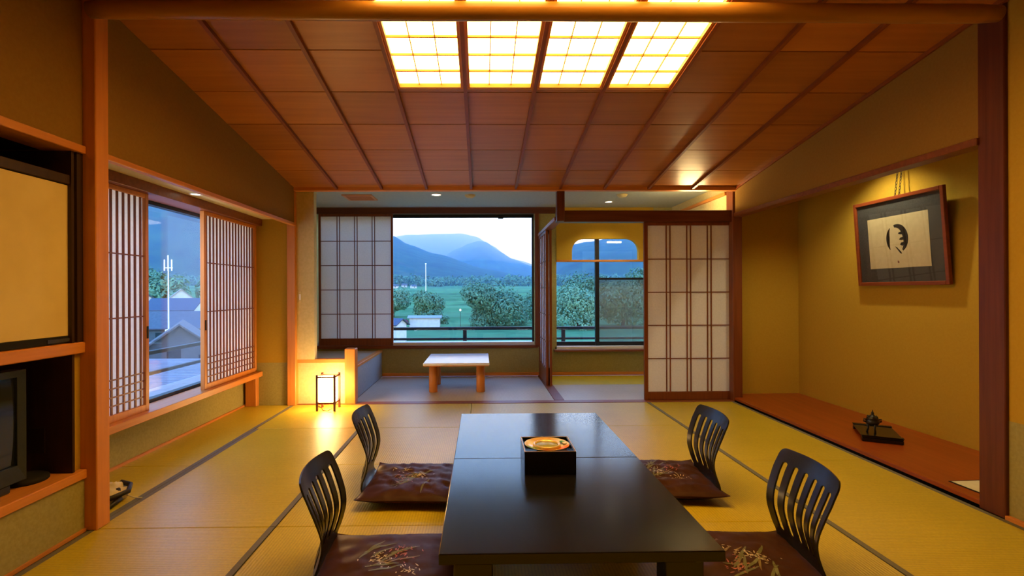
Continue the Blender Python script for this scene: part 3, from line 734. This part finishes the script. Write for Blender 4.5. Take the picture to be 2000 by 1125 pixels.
box('paper_sheet', (-pw, pw - .01, .0148, .0158, p0, p1), noise_mat('cream_calligraphy_paper', (.62, .53, .33), (.67, .58, .38), scale=30, rough=.8), fr)
ink = plain('black_ink', (.012, .008, .007), .6)
def brush(pts, name='ink_stroke', mat=ink):
    """closed outline (x, z) -> thin raised stroke"""
    n = len(pts); vs = [(a, .0139, b) for a, b in pts] + [(a, .0147, b) for a, b in pts]
    fs = [tuple(range(n)), tuple(range(2 * n - 1, n - 1, -1))] + [(i, (i + 1) % n, n + (i + 1) % n, n + i) for i in range(n)]
    return mk(name, vs, fs, mat, fr)
def crescent(cx, cz_, rx, rz, a0, a1, w0, w1, wm, n=16):
    out, inn = [], []
    for k in range(n + 1):
        t = k / n; a = math.radians(a0 + (a1 - a0) * t); w_ = (w0 + (w1 - w0) * t) + wm * math.sin(PI * t)
        out.append((cx + rx * math.cos(a), cz_ + rz * math.sin(a))); inn.append((cx + (rx - w_) * math.cos(a), cz_ + (rz - w_ * .8) * math.sin(a)))
    return out + inn[::-1]
qz = .385
brush(crescent(-.01, qz, .105, .118, 128, 228, .008, .004, .030))                       # left arc
brush(crescent(.0, qz, .105, .118, 108, -62, .028, .020, .030, 26))                     # right arc
brush([(.07, qz + .055), (.018, qz + .050), (.010, qz + .038), (.03, qz + .030), (.074, qz + .030)])    # inner teeth
brush([(.08, qz + .012), (.028, qz + .004), (.016, qz - .010), (.036, qz - .018), (.08, qz - .012)])
brush([(.078, qz - .03), (.034, qz - .036), (.022, qz - .052), (.044, qz - .064), (.078, qz - .05)])
brush([(-.03, qz - .062), (-.012, qz - .070), (.03, qz - .112), (.034, qz - .128), (.018, qz - .122)])
brush([(-.012, .205), (.0, .20), (.004, .188), (-.006, .180), (-.014, .19)], 'seal_mark', plain('red_seal', (.20, .05, .03), .7))
box('glass', (-FW / 2 + m_, FW / 2 - m_, .007, .009, m_, FH - m_), M['picglass'], fr)
# seen from the room the viewer looks along +X: local -y must face -X, local x must run along -Y
fr.location = (3.425, 4.143, 1.205); fr.rotation_euler = (0, 0, 0)
R3 = Matrix.Rotation(-PI / 2, 4, 'Z') @ Matrix.Rotation(math.radians(4.0), 4, 'X')
fr.rotation_euler = R3.to_euler()
def chain(y, label):
    o = root('hanging_chain', (3.40, y, 1.93), label, 'chain', 'picture chains')
    p0_, p1_ = Vector((3.405, y, 1.935)), Vector((3.462, y + .005, 2.395)); n = 18; d = (p1_ - p0_)
    for k in range(n):
        c = p0_ + d * ((k + .5) / n); L = d.length / n * .62
        ring = []
        for q in range(12):
            a = 2 * PI * q / 12; aa = .006 * math.cos(a); bb = L * math.sin(a)
            ring.append(c + (Vector((0, aa, bb)) if k % 2 else Vector((aa, 0, bb))))
        v, f = tube([tuple(r) for r in ring] + [tuple(ring[0])], .0022, 5); mk('link', v, f, M['alu_dark'], o)
    mk('hook', *tube([tuple(p1_), tuple(p1_ + Vector((.013, 0, .006)))], .004, 6), M['chrome'], o)
chain(4.118, 'right one of two thin dark chains holding the framed calligraphy'); chain(4.158, 'left one of two thin dark chains holding the framed calligraphy')
# incense burner on its stand
st = root('display_stand', (0, 0, 0), 'low black wooden display stand on the alcove board', 'stand')
box('board', (-.20, .20, -.125, .125, .028, .042), M['lacq_box'], st, .003)
for a in (-1, 1): box('foot_rail', (a * .185 - .018, a * .185 + .018, -.125, .125, 0, .028), M['lacq_box'], st, .004)
box('end_cap', (-.205, -.165, -.128, .128, .0415, .047), M['lacq_box'], st, .002); box('end_cap', (.165, .205, -.128, .128, .0415, .047), M['lacq_box'], st, .002)
st.location = (3.045, 3.90, .041); st.rotation_euler = (0, 0, math.radians(62))
bronze = noise_mat('dark_bronze', (.010, .010, .011), (.02, .019, .018), scale=60, rough=.35, spec=.5)
ib = root('incense_burner', (2.985, 3.865, .083), 'small dark bronze tripod incense burner with pointed lid', 'incense burner')
bx_, by_, bz_ = 2.985, 3.865, .083
for k in range(3):
    a = 2 * PI * k / 3 + .4; c, s_ = math.cos(a), math.sin(a)
    v, f = tube([(bx_ + .034 * c, by_ + .034 * s_, bz_), (bx_ + .026 * c, by_ + .026 * s_, bz_ + .03), (bx_ + .030 * c, by_ + .030 * s_, bz_ + .062)], [.007, .0055, .010], 8); mk('leg', v, f, bronze, ib, True)
v, f = lathe([(.012, .052), (.034, .058), (.045, .074), (.044, .088), (.037, .096), (.040, .100)], (bx_, by_, bz_), 24); mk('bowl', v, f, bronze, ib, True)
v, f = lathe([(.040, .100), (.036, .112), (.024, .124), (.012, .132), (.008, .138), (.010, .146), (.004, .158), (.001, .172)], (bx_, by_, bz_), 24); mk('lid', v, f, bronze, ib, True)
for k in range(6):
    a = 2 * PI * k / 6; v, f = lathe([(.002, 0), (.006, .005), (.006, .010), (.002, .018)], (bx_ + .032 * math.cos(a), by_ + .032 * math.sin(a), bz_ + .108), 8); mk('stud', v, f, bronze, ib, True)
for a in (-1, 1):
    v, f = tube([(bx_ + a * .040, by_ - a * .01, bz_ + .075), (bx_ + a * .058, by_ - a * .015, bz_ + .083), (bx_ + a * .056, by_ - a * .015, bz_ + .098), (bx_ + a * .040, by_ - a * .01, bz_ + .096)], .006, 8); mk('handle', v, f, bronze, ib, True)
pb = root('bordered_sheet', (2.86, 2.86, .0405), 'cream paper sheet with black border lying at the end of the alcove board', 'sheet')
def rot_rect(name, cx, cy, w_, h_, a, z0, z1, mat, par):
    vs = []
    for z in (z0, z1):
        for sx, sy in ((-1, -1), (1, -1), (1, 1), (-1, 1)):
            x, y = sx * w_ / 2, sy * h_ / 2; vs.append((cx + x * math.cos(a) - y * math.sin(a), cy + x * math.sin(a) + y * math.cos(a), z))
    return mk(name, vs, BF, mat, par)
rot_rect('border', 2.885, 2.86, .27, .235, .05, .0405, .0435, M['black'], pb)
rot_rect('paper', 2.885, 2.86, .25, .215, .05, .0435, .0445, noise_mat('pale_sheet', (.70, .66, .48), (.75, .71, .54), scale=20, rough=.8), pb)

# ================================================================== VERANDA THINGS
o = root('low_tea_table', (-.28, 6.2, 0), 'low pale-topped tea table on round wooden legs in the veranda', 'table')
box('table_top', (-.66, .09, 5.77, 6.66, .335, .362), noise_mat('pale_table_top', (.80, .80, .80), (.86, .86, .86), scale=12, rough=.09, spec=.9), o, .005)
box('edge_band', (-.655, .085, 5.775, 6.655, .326, .335), M['wood_x'], o)
for a in (-.565, -.012):
    for c in (5.985, 6.48):
        v, f = lathe([(.046, 0), (.05, .006), (.05, .326)], (a, c, 0), 24); mk('leg', v, f, M['wood_z'], o, True)
o = root('bench', (-1.9, 6.3, 0), 'built-in raised tatami bench along the left side of the veranda', 'bench')
box('front_panel', (-1.40, -1.372, 5.46, 7.08, 0, .335), noise_mat('blue_grey_panel', (.30, .33, .36), (.34, .37, .40), scale=30, rough=.6), o)
box('edge_board', (-1.43, -1.365, 5.46, 7.08, .335, .365), M['wood_y'], o, .003)
box('tatami_top', (-2.44, -1.432, 5.46, 6.30, 0, .360), M['tat_daylit'], o); box('tatami_top', (-2.44, -1.432, 6.303, 7.08, 0, .360), M['tat_daylit'], o)
o = root('wall_switch', (-1.88, 5.342, 1.07), 'white light switch plate on the cream wall stub', 'light switch')
box('plate', (-1.897, -1.862, 5.338, 5.345, 1.06, 1.18), M['cream'], o, .002); box('rocker', (-1.889, -1.870, 5.336, 5.339, 1.09, 1.15), M['white'], o)

# cloth bundle by the near left post
o = root('cloth_bundle', (-2.06, 2.88, 0), 'small cream cloth bundle with black straps on the mat behind the near left post', 'cloth bundle')
v, f = [], []
n1, n2 = 24, 12
for i in range(n1):
    for j in range(n2 + 1):
        a = 2 * PI * i / n1; b = PI * j / n2
        r = 1 + .30 * noise.noise((math.cos(a) * 2.2, math.sin(a) * 2.2, b * 1.8)) + .15 * noise.noise((math.cos(a) * 5, math.sin(a) * 5, b * 4))
        v.append((-2.09 + .085 * r * math.cos(a) * math.sin(b), 2.90 + .11 * r * math.sin(a) * math.sin(b), max(.002, .04 + .055 * r * math.cos(b))))
for i in range(n1):
    for j in range(n2):
        i2 = (i + 1) % n1; f.append((i * (n2 + 1) + j, i * (n2 + 1) + j + 1, i2 * (n2 + 1) + j + 1, i2 * (n2 + 1) + j))
mk('cloth', v, f, noise_mat('cream_cloth', (.62, .52, .32), (.72, .62, .42), rough=.9, bump=.3), o, True)
strapm = plain('black_strap', (.012, .009, .008), .5)
for pts in ([(-2.15, 2.80, .02), (-2.09, 2.79, .035), (-2.02, 2.83, .05), (-1.98, 2.90, .06), (-2.01, 2.96, .075), (-2.07, 2.97, .085)],
            [(-2.16, 2.78, .012), (-2.08, 2.77, .012), (-2.01, 2.80, .014), (-2.0, 2.86, .03), (-2.04, 2.90, .07)]):
    w1, w2 = tube(pts, .014, 8); mk('strap', w1, w2, strapm, o, True)
mk('tie_cord', *tube([(-2.02, 2.9, .05), (-1.97, 2.93, .012), (-1.93, 2.94, .004)], .003, 6), plain('pale_cord', (.6, .55, .4), .8), o, True)

# ================================================================== OUTSIDE: balcony
deck = noise_mat('balcony_concrete', (.38, .39, .42), (.44, .45, .48), scale=12, rough=.8)
box('balcony_floor', (-3.55, 4.6, 7.22, 8.35, -.22, -.10), deck, kind='structure')
box('balcony_ledge', (-3.45, -2.56, 1.5, 8.35, -.10, .165), deck, kind='structure')
railm = plain('dark_rail_metal', (.018, .024, .032), .45, .4)
o = root('balcony_railing', (.5, 8.2, -.10), 'dark metal balcony railing outside the back windows', 'railing')
box('top_rail', (-3.42, 4.5, 8.17, 8.23, .555, .600), railm, o, .004); box('bottom_rail', (-3.42, 4.5, 8.18, 8.22, .392, .428), railm, o, .004)
for px_ in (-3.0, -1.63, -.265, 1.312, 2.7, 4.1): box('post', (px_ - .03, px_ + .03, 8.175, 8.225, -.10, .556), railm, o, .003)
o = root('balcony_railing', (-3.4, 4.5, .165), 'dark metal balcony railing outside the left window', 'railing')
box('top_rail', (-3.425, -3.375, 1.6, 8.16, .535, .575), railm, o, .004); box('bottom_rail', (-3.42, -3.38, 1.6, 8.16, .325, .36), railm, o, .004)
for py_ in (1.7, 3.1, 4.5, 8.0): box('post', (-3.42, -3.38, py_ - .02, py_ + .02, .165, .536), railm, o, .003)
box('building_facade', (-2.56, 3.7, 7.215, 7.23, -9, -.22), deck, kind='structure')

# ================================================================== OUTSIDE: land
def gz(x, y):
    d = math.hypot(x, y)
    base = -6.2
    t = max(0, (d - 95) / 520); z = base + 14.5 * t
    if d > 615: z = base + 14.5 + (d - 615) * .012
    step = 1.05                                            # terraced fields
    if d > 110:
        k = z / step; fr_ = k - math.floor(k); z = step * (math.floor(k) + max(0, (fr_ - .85) / .15)) 
    return z + .15 * noise.noise((x * .03, y * .03, 0))
def field_mat():
    m, nt, b = new_mat('rice_fields')
    tc = nd(nt, 'ShaderNodeTexCoord'); mp = nd(nt, 'ShaderNodeMapping'); mp.inputs['Scale'].default_value = (.012, .045, .0)
    vo = nd(nt, 'ShaderNodeTexVoronoi'); vo.inputs['Scale'].default_value = 1.0; no = nd(nt, 'ShaderNodeTexNoise'); no.inputs['Scale'].default_value = .25; no.inputs['Detail'].default_value = 8
    nt.links.new(tc.outputs['Object'], mp.inputs[0]); nt.links.new(mp.outputs[0], vo.inputs['Vector']); nt.links.new(tc.outputs['Object'], no.inputs['Vector'])
    sx = nd(nt, 'ShaderNodeSeparateColor'); nt.links.new(vo.outputs['Color'], sx.inputs[0])
    c = ramp(nt, sx.outputs[0], [(0., (.055, .150, .065)), (.35, (.085, .22, .085)), (.7, (.11, .26, .10)), (1., (.065, .18, .075))])
    c2 = ramp(nt, no.outputs['Fac'], [(.3, (.75, .75, .75)), (.7, (1.1, 1.1, 1.1))])
    mx = nd(nt, 'ShaderNodeMix', data_type='RGBA', blend_type='MULTIPLY'); mx.inputs[0].default_value = 1
    nt.links.new(c, mx.inputs[6]); nt.links.new(c2, mx.inputs[7])
    ge = nd(nt, 'ShaderNodeNewGeometry'); sz = nd(nt, 'ShaderNodeSeparateXYZ'); nt.links.new(ge.outputs['True Normal'], sz.inputs[0])
    bank = ramp(nt, sz.outputs['Z'], [(.93, (.35, .42, .40)), (.985, (1, 1, 1))])          # taller grass on the terrace banks
    m2 = nd(nt, 'ShaderNodeMix', data_type='RGBA', blend_type='MULTIPLY'); m2.inputs[0].default_value = 1
    nt.links.new(mx.outputs[2], m2.inputs[6]); nt.links.new(bank, m2.inputs[7]); nt.links.new(m2.outputs[2], b.inputs['Base Color'])
    b.inputs['Roughness'].default_value = .9; b.inputs['Specular IOR Level'].default_value = .1
    return m
vs, fs = [], []
ys = [9 + 4 * i for i in range(25)] + [109 + 3.2 * i for i in range(165)] + [650 + 60 * i for i in range(40)]
nx = 60
for y in ys:
    for i in range(nx + 1):
        s = -1.3 + 2.3 * i / nx; x = s * (y + 8); vs.append((x, y, gz(x, y)))
for j in range(len(ys) - 1):
    for i in range(nx): a = j * (nx + 1) + i; fs.append((a, a + 1, a + nx + 2, a + nx + 1))
mk('ground', vs, fs, field_mat())['kind'] = 'structure'

# ---- hills
def hill(name, pts, Yr, depth, mat, seed, rough=.10):
    """ridge given as (bearing x/y, elevation slope) along an arc at distance Yr; a real height field falling to the plain on both sides"""
    vs, fs = [], []; n, m_h = 150, 34
    def elev(s):
        for (a, ea), (b, eb) in zip(pts, pts[1:]):
            if a <= s <= b:
                t = (s - a) / (b - a); t = t * t * (3 - 2 * t) * .5 + t * .5; return ea + (eb - ea) * t
        return pts[0][1] if s < pts[0][0] else pts[-1][1]
    for i in range(n + 1):
        s = pts[0][0] + (pts[-1][0] - pts[0][0]) * i / n
        zr = max(6, 1.17 + elev(s) * Yr)
        for j in range(m_h + 1):
            t = j / m_h * 1.5 - 1.0                     # -1 foot .. 0 ridge .. +.5 back
            y = Yr + t * depth; k = 1 - abs(t) ** 1.15
            rel = noise.fractal((s * Yr * .004, y * .004, seed), .9, 2.1, 5)
            z = 4 + (zr - 4) * k + rel * zr * rough * (1 - k * .75)
            vs.append((s * Yr + s * t * depth * .6, y, z))
    for i in range(n):
        for j in range(m_h): a = i * (m_h + 1) + j; fs.append((a, a + m_h + 1, a + m_h + 2, a + 1))
    return tag(mk(name, vs, fs, mat, None, True), kind='structure')
forest = noise_mat('hill_forest', (.010, .030, .020), (.035, .085, .045), scale=.03, rough=.95, bump=0, detail=10, lo=.3, hi=.7, spec=.05)
def P_(lst): return [((x - 940) / 1000, (569 - y) / 1000) for x, y in lst]
hill('hill', P_([(-300, 60), (0, 90), (200, 150), (290, 190), (400, 260), (620, 400), (700, 438), (770, 460), (800, 477), (850, 495), (950, 525), (1060, 548), (1100, 556)]), 1300, 620, forest, 3)
hill('hill', P_([(640, 480), (700, 466), (760, 463), (800, 459), (870, 455), (905, 455), (930, 462), (960, 480), (1000, 505), (1100, 535)]), 2900, 900, forest, 11)
hill('hill', P_([(780, 540), (850, 510), (895, 484), (915, 474), (935, 469), (950, 472), (975, 490), (1000, 505), (1040, 520), (1080, 527), (1140, 535), (1250, 545)]), 2200, 800, forest, 23)
hill('hill', P_([(1040, 552), (1060, 545), (1085, 500), (1120, 476), (1145, 471), (1165, 469), (1190, 462), (1260, 445), (1400, 430), (1700, 440)]), 1150, 500, forest, 31)

# ---- trees
def leafmat(name, c1, c2):
    m, nt, b = new_mat(name)
    oi = nd(nt, 'ShaderNodeTexCoord'); no = nd(nt, 'ShaderNodeTexNoise'); no.inputs['Scale'].default_value = .8; no.inputs['Detail'].default_value = 6
    nt.links.new(oi.outputs['Object'], no.inputs['Vector']); c = ramp(nt, no.outputs['Fac'], [(.3, c1), (.7, c2)])
    nt.links.new(c, b.inputs['Base Color']); b.inputs['Roughness'].default_value = .7; b.inputs['Specular IOR Level'].default_value = .2
    return m
LEAF = [leafmat('leaf_dark', (.040, .115, .070), (.125, .28, .155)), leafmat('leaf_mid', (.055, .15, .085), (.165, .34, .18)), leafmat('leaf_pale', (.075, .19, .11), (.20, .38, .21))]
BARK = plain('bark', (.05, .035, .025), .9)
def crown_verts(c, r, h, n, rnd, size):
    """leaf clumps scattered over several lobes of a crown"""
    vs, fs = [], []
    lobes = [(Vector((rnd.uniform(-.55, .55) * r, rnd.uniform(-.45, .45) * r, rnd.uniform(.0, .62) * h)), rnd.uniform(.38, .62)) for _ in range(11)] + [(Vector((0, 0, .45 * h)), .75)]
    for k in range(n):
        lc, lr = lobes[k % len(lobes)]
        d = Vector((rnd.gauss(0, 1), rnd.gauss(0, 1), rnd.gauss(0, 1))).normalized(); rr = rnd.uniform(.75, 1.05)
        p = Vector(c) + lc + Vector((d.x * r * lr, d.y * r * lr, d.z * h * .5 * lr)) * rr
        a = (d + Vector((rnd.uniform(-.6, .6), rnd.uniform(-.6, .6), rnd.uniform(-.2, .8)))).normalized()
        u = a.orthogonal().normalized(); w_ = a.cross(u); t = rnd.uniform(0, 6.3)
        u, w_ = u * math.cos(t) + w_ * math.sin(t), w_ * math.cos(t) - u * math.sin(t)
        s = size * rnd.uniform(.6, 1.3); n0 = len(vs)
        vs += [tuple(p - u * s), tuple(p + w_ * s * .45 - a * s * .15), tuple(p + u * s), tuple(p - w_ * s * .45 - a * s * .15)]
        fs.append((n0, n0 + 1, n0 + 2, n0 + 3))
    return vs, fs
def tree(x, y, r, h, label, kind, seed, n=3000, size=.42, base=None, name='tree', group='trees beyond the railing'):
    rnd = random.Random(seed); z0 = gz(x, y) if base is None else base
    o = root(name, (x, y, z0), label, 'tree', group)
    v, f = crown_verts((x, y, z0 + h * .10), r, h * 1.02, n, rnd, size); mk('foliage', v, f, LEAF[kind], o)
    parts = [tube([(x, y, z0 - .3), (x + .1, y, z0 + h * .3), (x, y, z0 + h * .7)], [r * .07, r * .05, r * .02], 8)]
    for k in range(4):
        a = rnd.uniform(0, 6.3); parts.append(tube([(x, y, z0 + h * (.25 + .08 * k)), (x + r * .5 * math.cos(a), y + r * .5 * math.sin(a), z0 + h * (.5 + .08 * k))], [r * .03, r * .012], 6))
    mk('trunk', *merge(*parts), BARK, o)
    return o
tree(2.9, 104, 7.2, 9.8, 'biggest broad round tree right of centre through the back window', 0, 1, 9000, .34)
tree(13.2, 118, 5.0, 8.6, 'bushy tree against the right edge of the big back window', 1, 2, 6000, .34)
tree(-13.2, 126, 4.6, 7.4, 'rounded tree right below the thin white pole', 1, 3, 5000, .34)
tree(-22.5, 131, 4.6, 8.0, 'loose pale tree at the left edge of the big back window', 2, 4, 4500, .34)
tree(-8.6, 112, 1.6, 2.4, 'low shrubby tree beside the white shed', 2, 14, 900, .28)
tree(18.6, 98, 4.7, 8.4, 'light green tree behind the left pane of the arched window', 2, 5, 7000, .30)
tree(28.6, 103, 5.8, 10.2, 'tree behind the insect screen', 1, 6, 6000, .34)
tree(27.5, 140, 7.5, 12.6, 'dark tree rising behind the trees of the arched window', 0, 7, 6000, .42)
tree(42.0, 128, 7.0, 13.0, 'dark tree at the right end of the arched window', 0, 8, 4500, .42)
# trees in the left window, behind the village
tree(-80, 132, 7, 12.5, 'broad green tree behind the white gabled house', 1, 9, 3000, .7, group='trees behind the village')
tree(-99, 150, 8, 14, 'green tree left of the antenna mast', 0, 10, 3000, .75, group='trees behind the village')
tree(-76, 152, 8, 14.5, 'green tree at the right side of the left window', 0, 11, 3000, .75, group='trees behind the village')
tree(-21.5, 52.0, 1.3, 2.2, 'small shrub beside the grey gabled hut', 1, 12, 900, .22, group='trees behind the village')
tree(-31.0, 50, 1.8, 2.6, 'bush left of the grey gabled hut', 1, 13, 1200, .25, group='trees behind the village')
# distant belt of woodland
rnd = random.Random(5); parts = []
for k in range(330):
    s = -.98 + 1.5 * k / 330 + rnd.uniform(-.004, .004); yy = rnd.uniform(560, 680); hh = rnd.uniform(11, 19) * (1.15 if s < -.5 else 1)
    parts.append(crown_verts((s * yy, yy, gz(s * yy, yy) - 1), rnd.uniform(6, 10), hh, 110, rnd, 2.2))
tag(mk('woodland', *merge(*parts), LEAF[0]), 'dark belt of woodland below the hills', 'woodland', kind='stuff')

# ---- village through the left window, and the farm through the back window
WALLW = noise_mat('white_house_wall', (.55, .55, .50), (.62, .62, .58), scale=2, rough=.8)
WALLG = noise_mat('grey_house_wall', (.07, .085, .11), (.09, .105, .13), scale=2, rough=.8)
ROOFB = noise_mat('blue_roof_tiles', (.03, .04, .08), (.04, .052, .095), scale=3, rough=.5)
ROOFG = noise_mat('grey_roof_tiles', (.055, .065, .085), (.075, .085, .11), scale=3, rough=.6)
WIN = plain('dark_window', (.02, .025, .04), .2)
def house(x, y, w_, d_, hw, hr, rot, wall, roofm, label, name='house', base=None, windows=(), over=.4, ridge='x'):
    """gabled house; local x = ridge direction"""
    z0 = (gz(x, y) if base is None else base)
    o = root(name, (0, 0, 0), label, 'house')
    a, b = w_ / 2, d_ / 2
    vs = [(-a, -b, 0), (a, -b, 0), (a, b, 0), (-a, b, 0), (-a, -b, hw), (a, -b, hw), (a, b, hw), (-a, b, hw), (-a, 0, hw + hr), (a, 0, hw + hr)]
    mk('wall', vs, [(0, 3, 2, 1), (0, 1, 5, 4), (2, 3, 7, 6), (1, 2, 6, 9, 5), (3, 0, 4, 8, 7), (4, 5, 9, 8), (6, 7, 8, 9)], wall, o)
    k = hr / b; e = over; t = .16
    for sg in (-1, 1):
        p = [(-a - e, sg * (b + e), hw - k * e), (a + e, sg * (b + e), hw - k * e), (a + e, 0, hw + hr), (-a - e, 0, hw + hr)]
        mk('roof_slope', [(q[0], q[1], q[2] + .02) for q in p] + [(q[0], q[1], q[2] + t) for q in p], BF, roofm, o)
    for (face, u, z, ww, hh) in windows:
        if face == 'f': bb = (u - ww / 2, u + ww / 2, -b - .04, -b + .02, z, z + hh)
        else: bb = (a - .02, a + .04, u - ww / 2, u + ww / 2, z, z + hh)
        w0 = box('window', bb, WIN, o)
    o.location = (x, y, z0); o.rotation_euler = (0, 0, rot)
    return o
# near hut, gable towards the viewer: ridge along the line of sight -> gable is the +x end, turned to face the camera
house(-24.1, 41.5, 6.5, 4.6, 2.4, 1.75, math.radians(-62), WALLG, ROOFG, 'grey gabled hut with dark opening just below the balcony rail', 'hut', base=-5.45,
      windows=[('g', -.35, .35, .9, 2.2), ('g', 1.5, .3, .5, 1.6)], over=.55)
house(-42.5, 70, 12, 7, 2.6, 1.9, math.radians(6), WALLG, ROOFG, 'long grey-roofed house behind the gabled hut', base=-6.0, windows=[('f', -3, .8, 1.2, 1.2), ('f', 1, .8, 1.6, 1.2)])
house(-50.5, 86, 7.5, 6, 3.0, 1.7, math.radians(4), WALLW, ROOFB, 'white house under a dark blue roof', base=-4.6, windows=[('f', -1.5, 1., 1.2, 1.2), ('f', 1.5, 1., 1.2, 1.2)])
house(-64.5, 111, 6.5, 6.0, 3.6, 2.6, math.radians(-58), WALLW, plain('pale_roof', (.22, .22, .21), .6), 'white gabled house below the trees', base=-4.4, windows=[('g', -1.2, 3., .8, .8), ('g', 1.2, 3., .8, .8), ('g', 0, 3.4, .9, 1.)])
house(-63.5, 96, 3.6, 6, 4.0, 1.6, math.radians(-35), WALLW, ROOFB, 'small white house left of the antenna mast', base=-4.6, windows=[('f', 0, 2, 1, 1), ('g', 0, 2., 1, 1)])
house(-44.5, 58, 6, 5, 2.2, 1.6, math.radians(10), WALLG, ROOFG, 'low grey house left of the antenna mast', base=-5.6, windows=[('f', -1, .7, 1.2, 1)])
o = root('antenna_mast', (-36.3, 60, -6), 'white antenna mast with panel antennas in the left window', 'antenna mast')
mk('pole', *tube([(-36.3, 60, -6), (-36.3, 60, -1), (-36.3, 60, 4.3)], [.09, .075, .055], 8), M['white'], o)
for a in (-.42, 0, .42): box('panel_antenna', (-36.3 + a - .05, -36.3 + a + .05, 59.9, 60.0, 3.7, 5.0 + (.5 if a == 0 else 0)), M['white'], o)
box('cross_arm', (-36.8, -35.8, 59.95, 60.05, 4.0, 4.08), M['white'], o); box('equipment_box', (-36.6, -36.0, 59.8, 60.2, -3.6, -3.1), M['white'], o)
# near ribbed metal roof of the lower wing
rm = noise_mat('pale_metal_roof', (.15, .165, .20), (.18, .195, .23), scale=3, rough=.45)
vs, fs = [], []
nr = 60
for i in range(nr * 4 + 1):
    t = i / (nr * 4); y = 9.5 + 10.8 * t; z = -3.25 + 1.72 * t + (.10 if i % 4 in (0, 1) else 0)
    vs += [(-22, y, z), (-3.9, y, z)]
for i in range(nr * 4): fs.append((2 * i, 2 * i + 1, 2 * i + 3, 2 * i + 2))
o = root('lower_roof', (-13, 15, -3.3), 'pale ribbed metal roof of the lower wing seen through the left window', 'roof')
mk('ribbed_sheet', vs, fs, rm, o); box('ridge_cap', (-22, -3.9, 20.2, 20.6, -1.56, -1.46), rm, o); box('wing_wall', (-21.8, -4.1, 9.8, 20.1, -9, -3.3), WALLG, o)
# farm
house(-11.4, 104, 6.0, 3.2, 2.0, .30, math.radians(2), WALLW, plain('white_shed_roof', (.24, .25, .27), .5), 'long white shed in the field beyond the railing', 'shed', base=-6.1)
house(-12.6, 76, 1.9, 2.4, 2.7, .7, math.radians(-30), WALLW, ROOFB, 'small white house at the lower left corner of the back window', base=-6.3, windows=[('f', 0, 1, .8, .8)])
v, f = crown_verts((-15.2, 101, -5.2), .95, 1.2, 700, random.Random(3), .16)
o = root('red_shrub', (-15.2, 101, -5.6), 'reddish flowering shrub beside the white shed', 'shrub'); mk('foliage', v, f, leafmat('red_leaf', (.20, .035, .045), (.30, .08, .09)), o); mk('stem', *tube([(-15.2, 101, -6.4), (-15.2, 101, -5.0)], .06), BARK, o)
o = root('utility_pole', (-16.2, 150, -5), 'thin white pole standing in the fields', 'pole'); mk('shaft', *tube([(-16.2, 150, -6), (-16.2, 150, 2), (-16.2, 150, 9.2)], [.15, .13, .10], 8), M['white'], o); box('cap', (-16.4, -16.0, 149.8, 150.2, 9.2, 9.45), M['white'], o)
o = root('field_lamp', (-3.9, 95, -6.2), 'small white lamp post beside the big round tree', 'lamp post'); mk('post', *tube([(-3.9, 95, -6.4), (-3.9, 95, -2.4)], .04), M['alu_dark'], o)
v, f = lathe([(.02, 0), (.17, .1), (.2, .25), (.12, .42), (.01, .46)], (-3.9, 95, -2.5), 12); mk('globe', v, f, emit('lamp_globe', (1, 1, .95), 1.6), o, True)

# ================================================================== HAZE over the valley
hz = box('valley_haze', (-4200, 3200, 230, 4300, -40, 680), M['white'], label='blue dusk haze hanging over the valley and hills', cat='haze', kind='stuff')
hm = bpy.data.materials.new('haze'); hm.use_nodes = True; nt = hm.node_tree; nt.nodes.clear()
vsn = nd(nt, 'ShaderNodeVolumeScatter'); vsn.inputs['Color'].default_value = (.22, .50, 1.0, 1); vsn.inputs['Density'].default_value = .00046
on_ = nd(nt, 'ShaderNodeOutputMaterial'); nt.links.new(vsn.outputs[0], on_.inputs['Volume'])
hz.data.materials.clear(); hz.data.materials.append(hm)

mb = box('mountain_mist', (-1500, 900, 1650, 4200, 105, 480), M['white'], label='pale mist lying round the far mountain tops', cat='mist', kind='stuff')
mm = bpy.data.materials.new('mist'); mm.use_nodes = True; nt = mm.node_tree; nt.nodes.clear()
v2 = nd(nt, 'ShaderNodeVolumeScatter'); v2.inputs['Color'].default_value = (1, 1, 1, 1); v2.inputs['Density'].default_value = .0010; v2.inputs['Anisotropy'].default_value = .85
o2 = nd(nt, 'ShaderNodeOutputMaterial'); nt.links.new(v2.outputs[0], o2.inputs['Volume'])
mb.data.materials.clear(); mb.data.materials.append(mm)

# ---- small late details
box('window_stop', (.24, .31, WB + .03, WB + .075, 2.185, 2.215), M['alu_dark'], label='small black stop at the top of the big back window', cat='window stop')
for k, (sx, yy, lb) in enumerate(((-.167, 470, 'tiny white farmhouse far off, leftmost in the big back window'), (-.150, 500, 'tiny white farmhouse far off, between the leftmost one and the thin pole'),
                                  (-.132, 490, 'tiny white farmhouse far off, nearest the thin pole'))):
    house(sx * yy, yy, 5, 4, 2.2, 1.4, .3 * k, WALLW, ROOFG, lb, 'farmhouse', windows=[('f', 0, .8, 1, 1)])
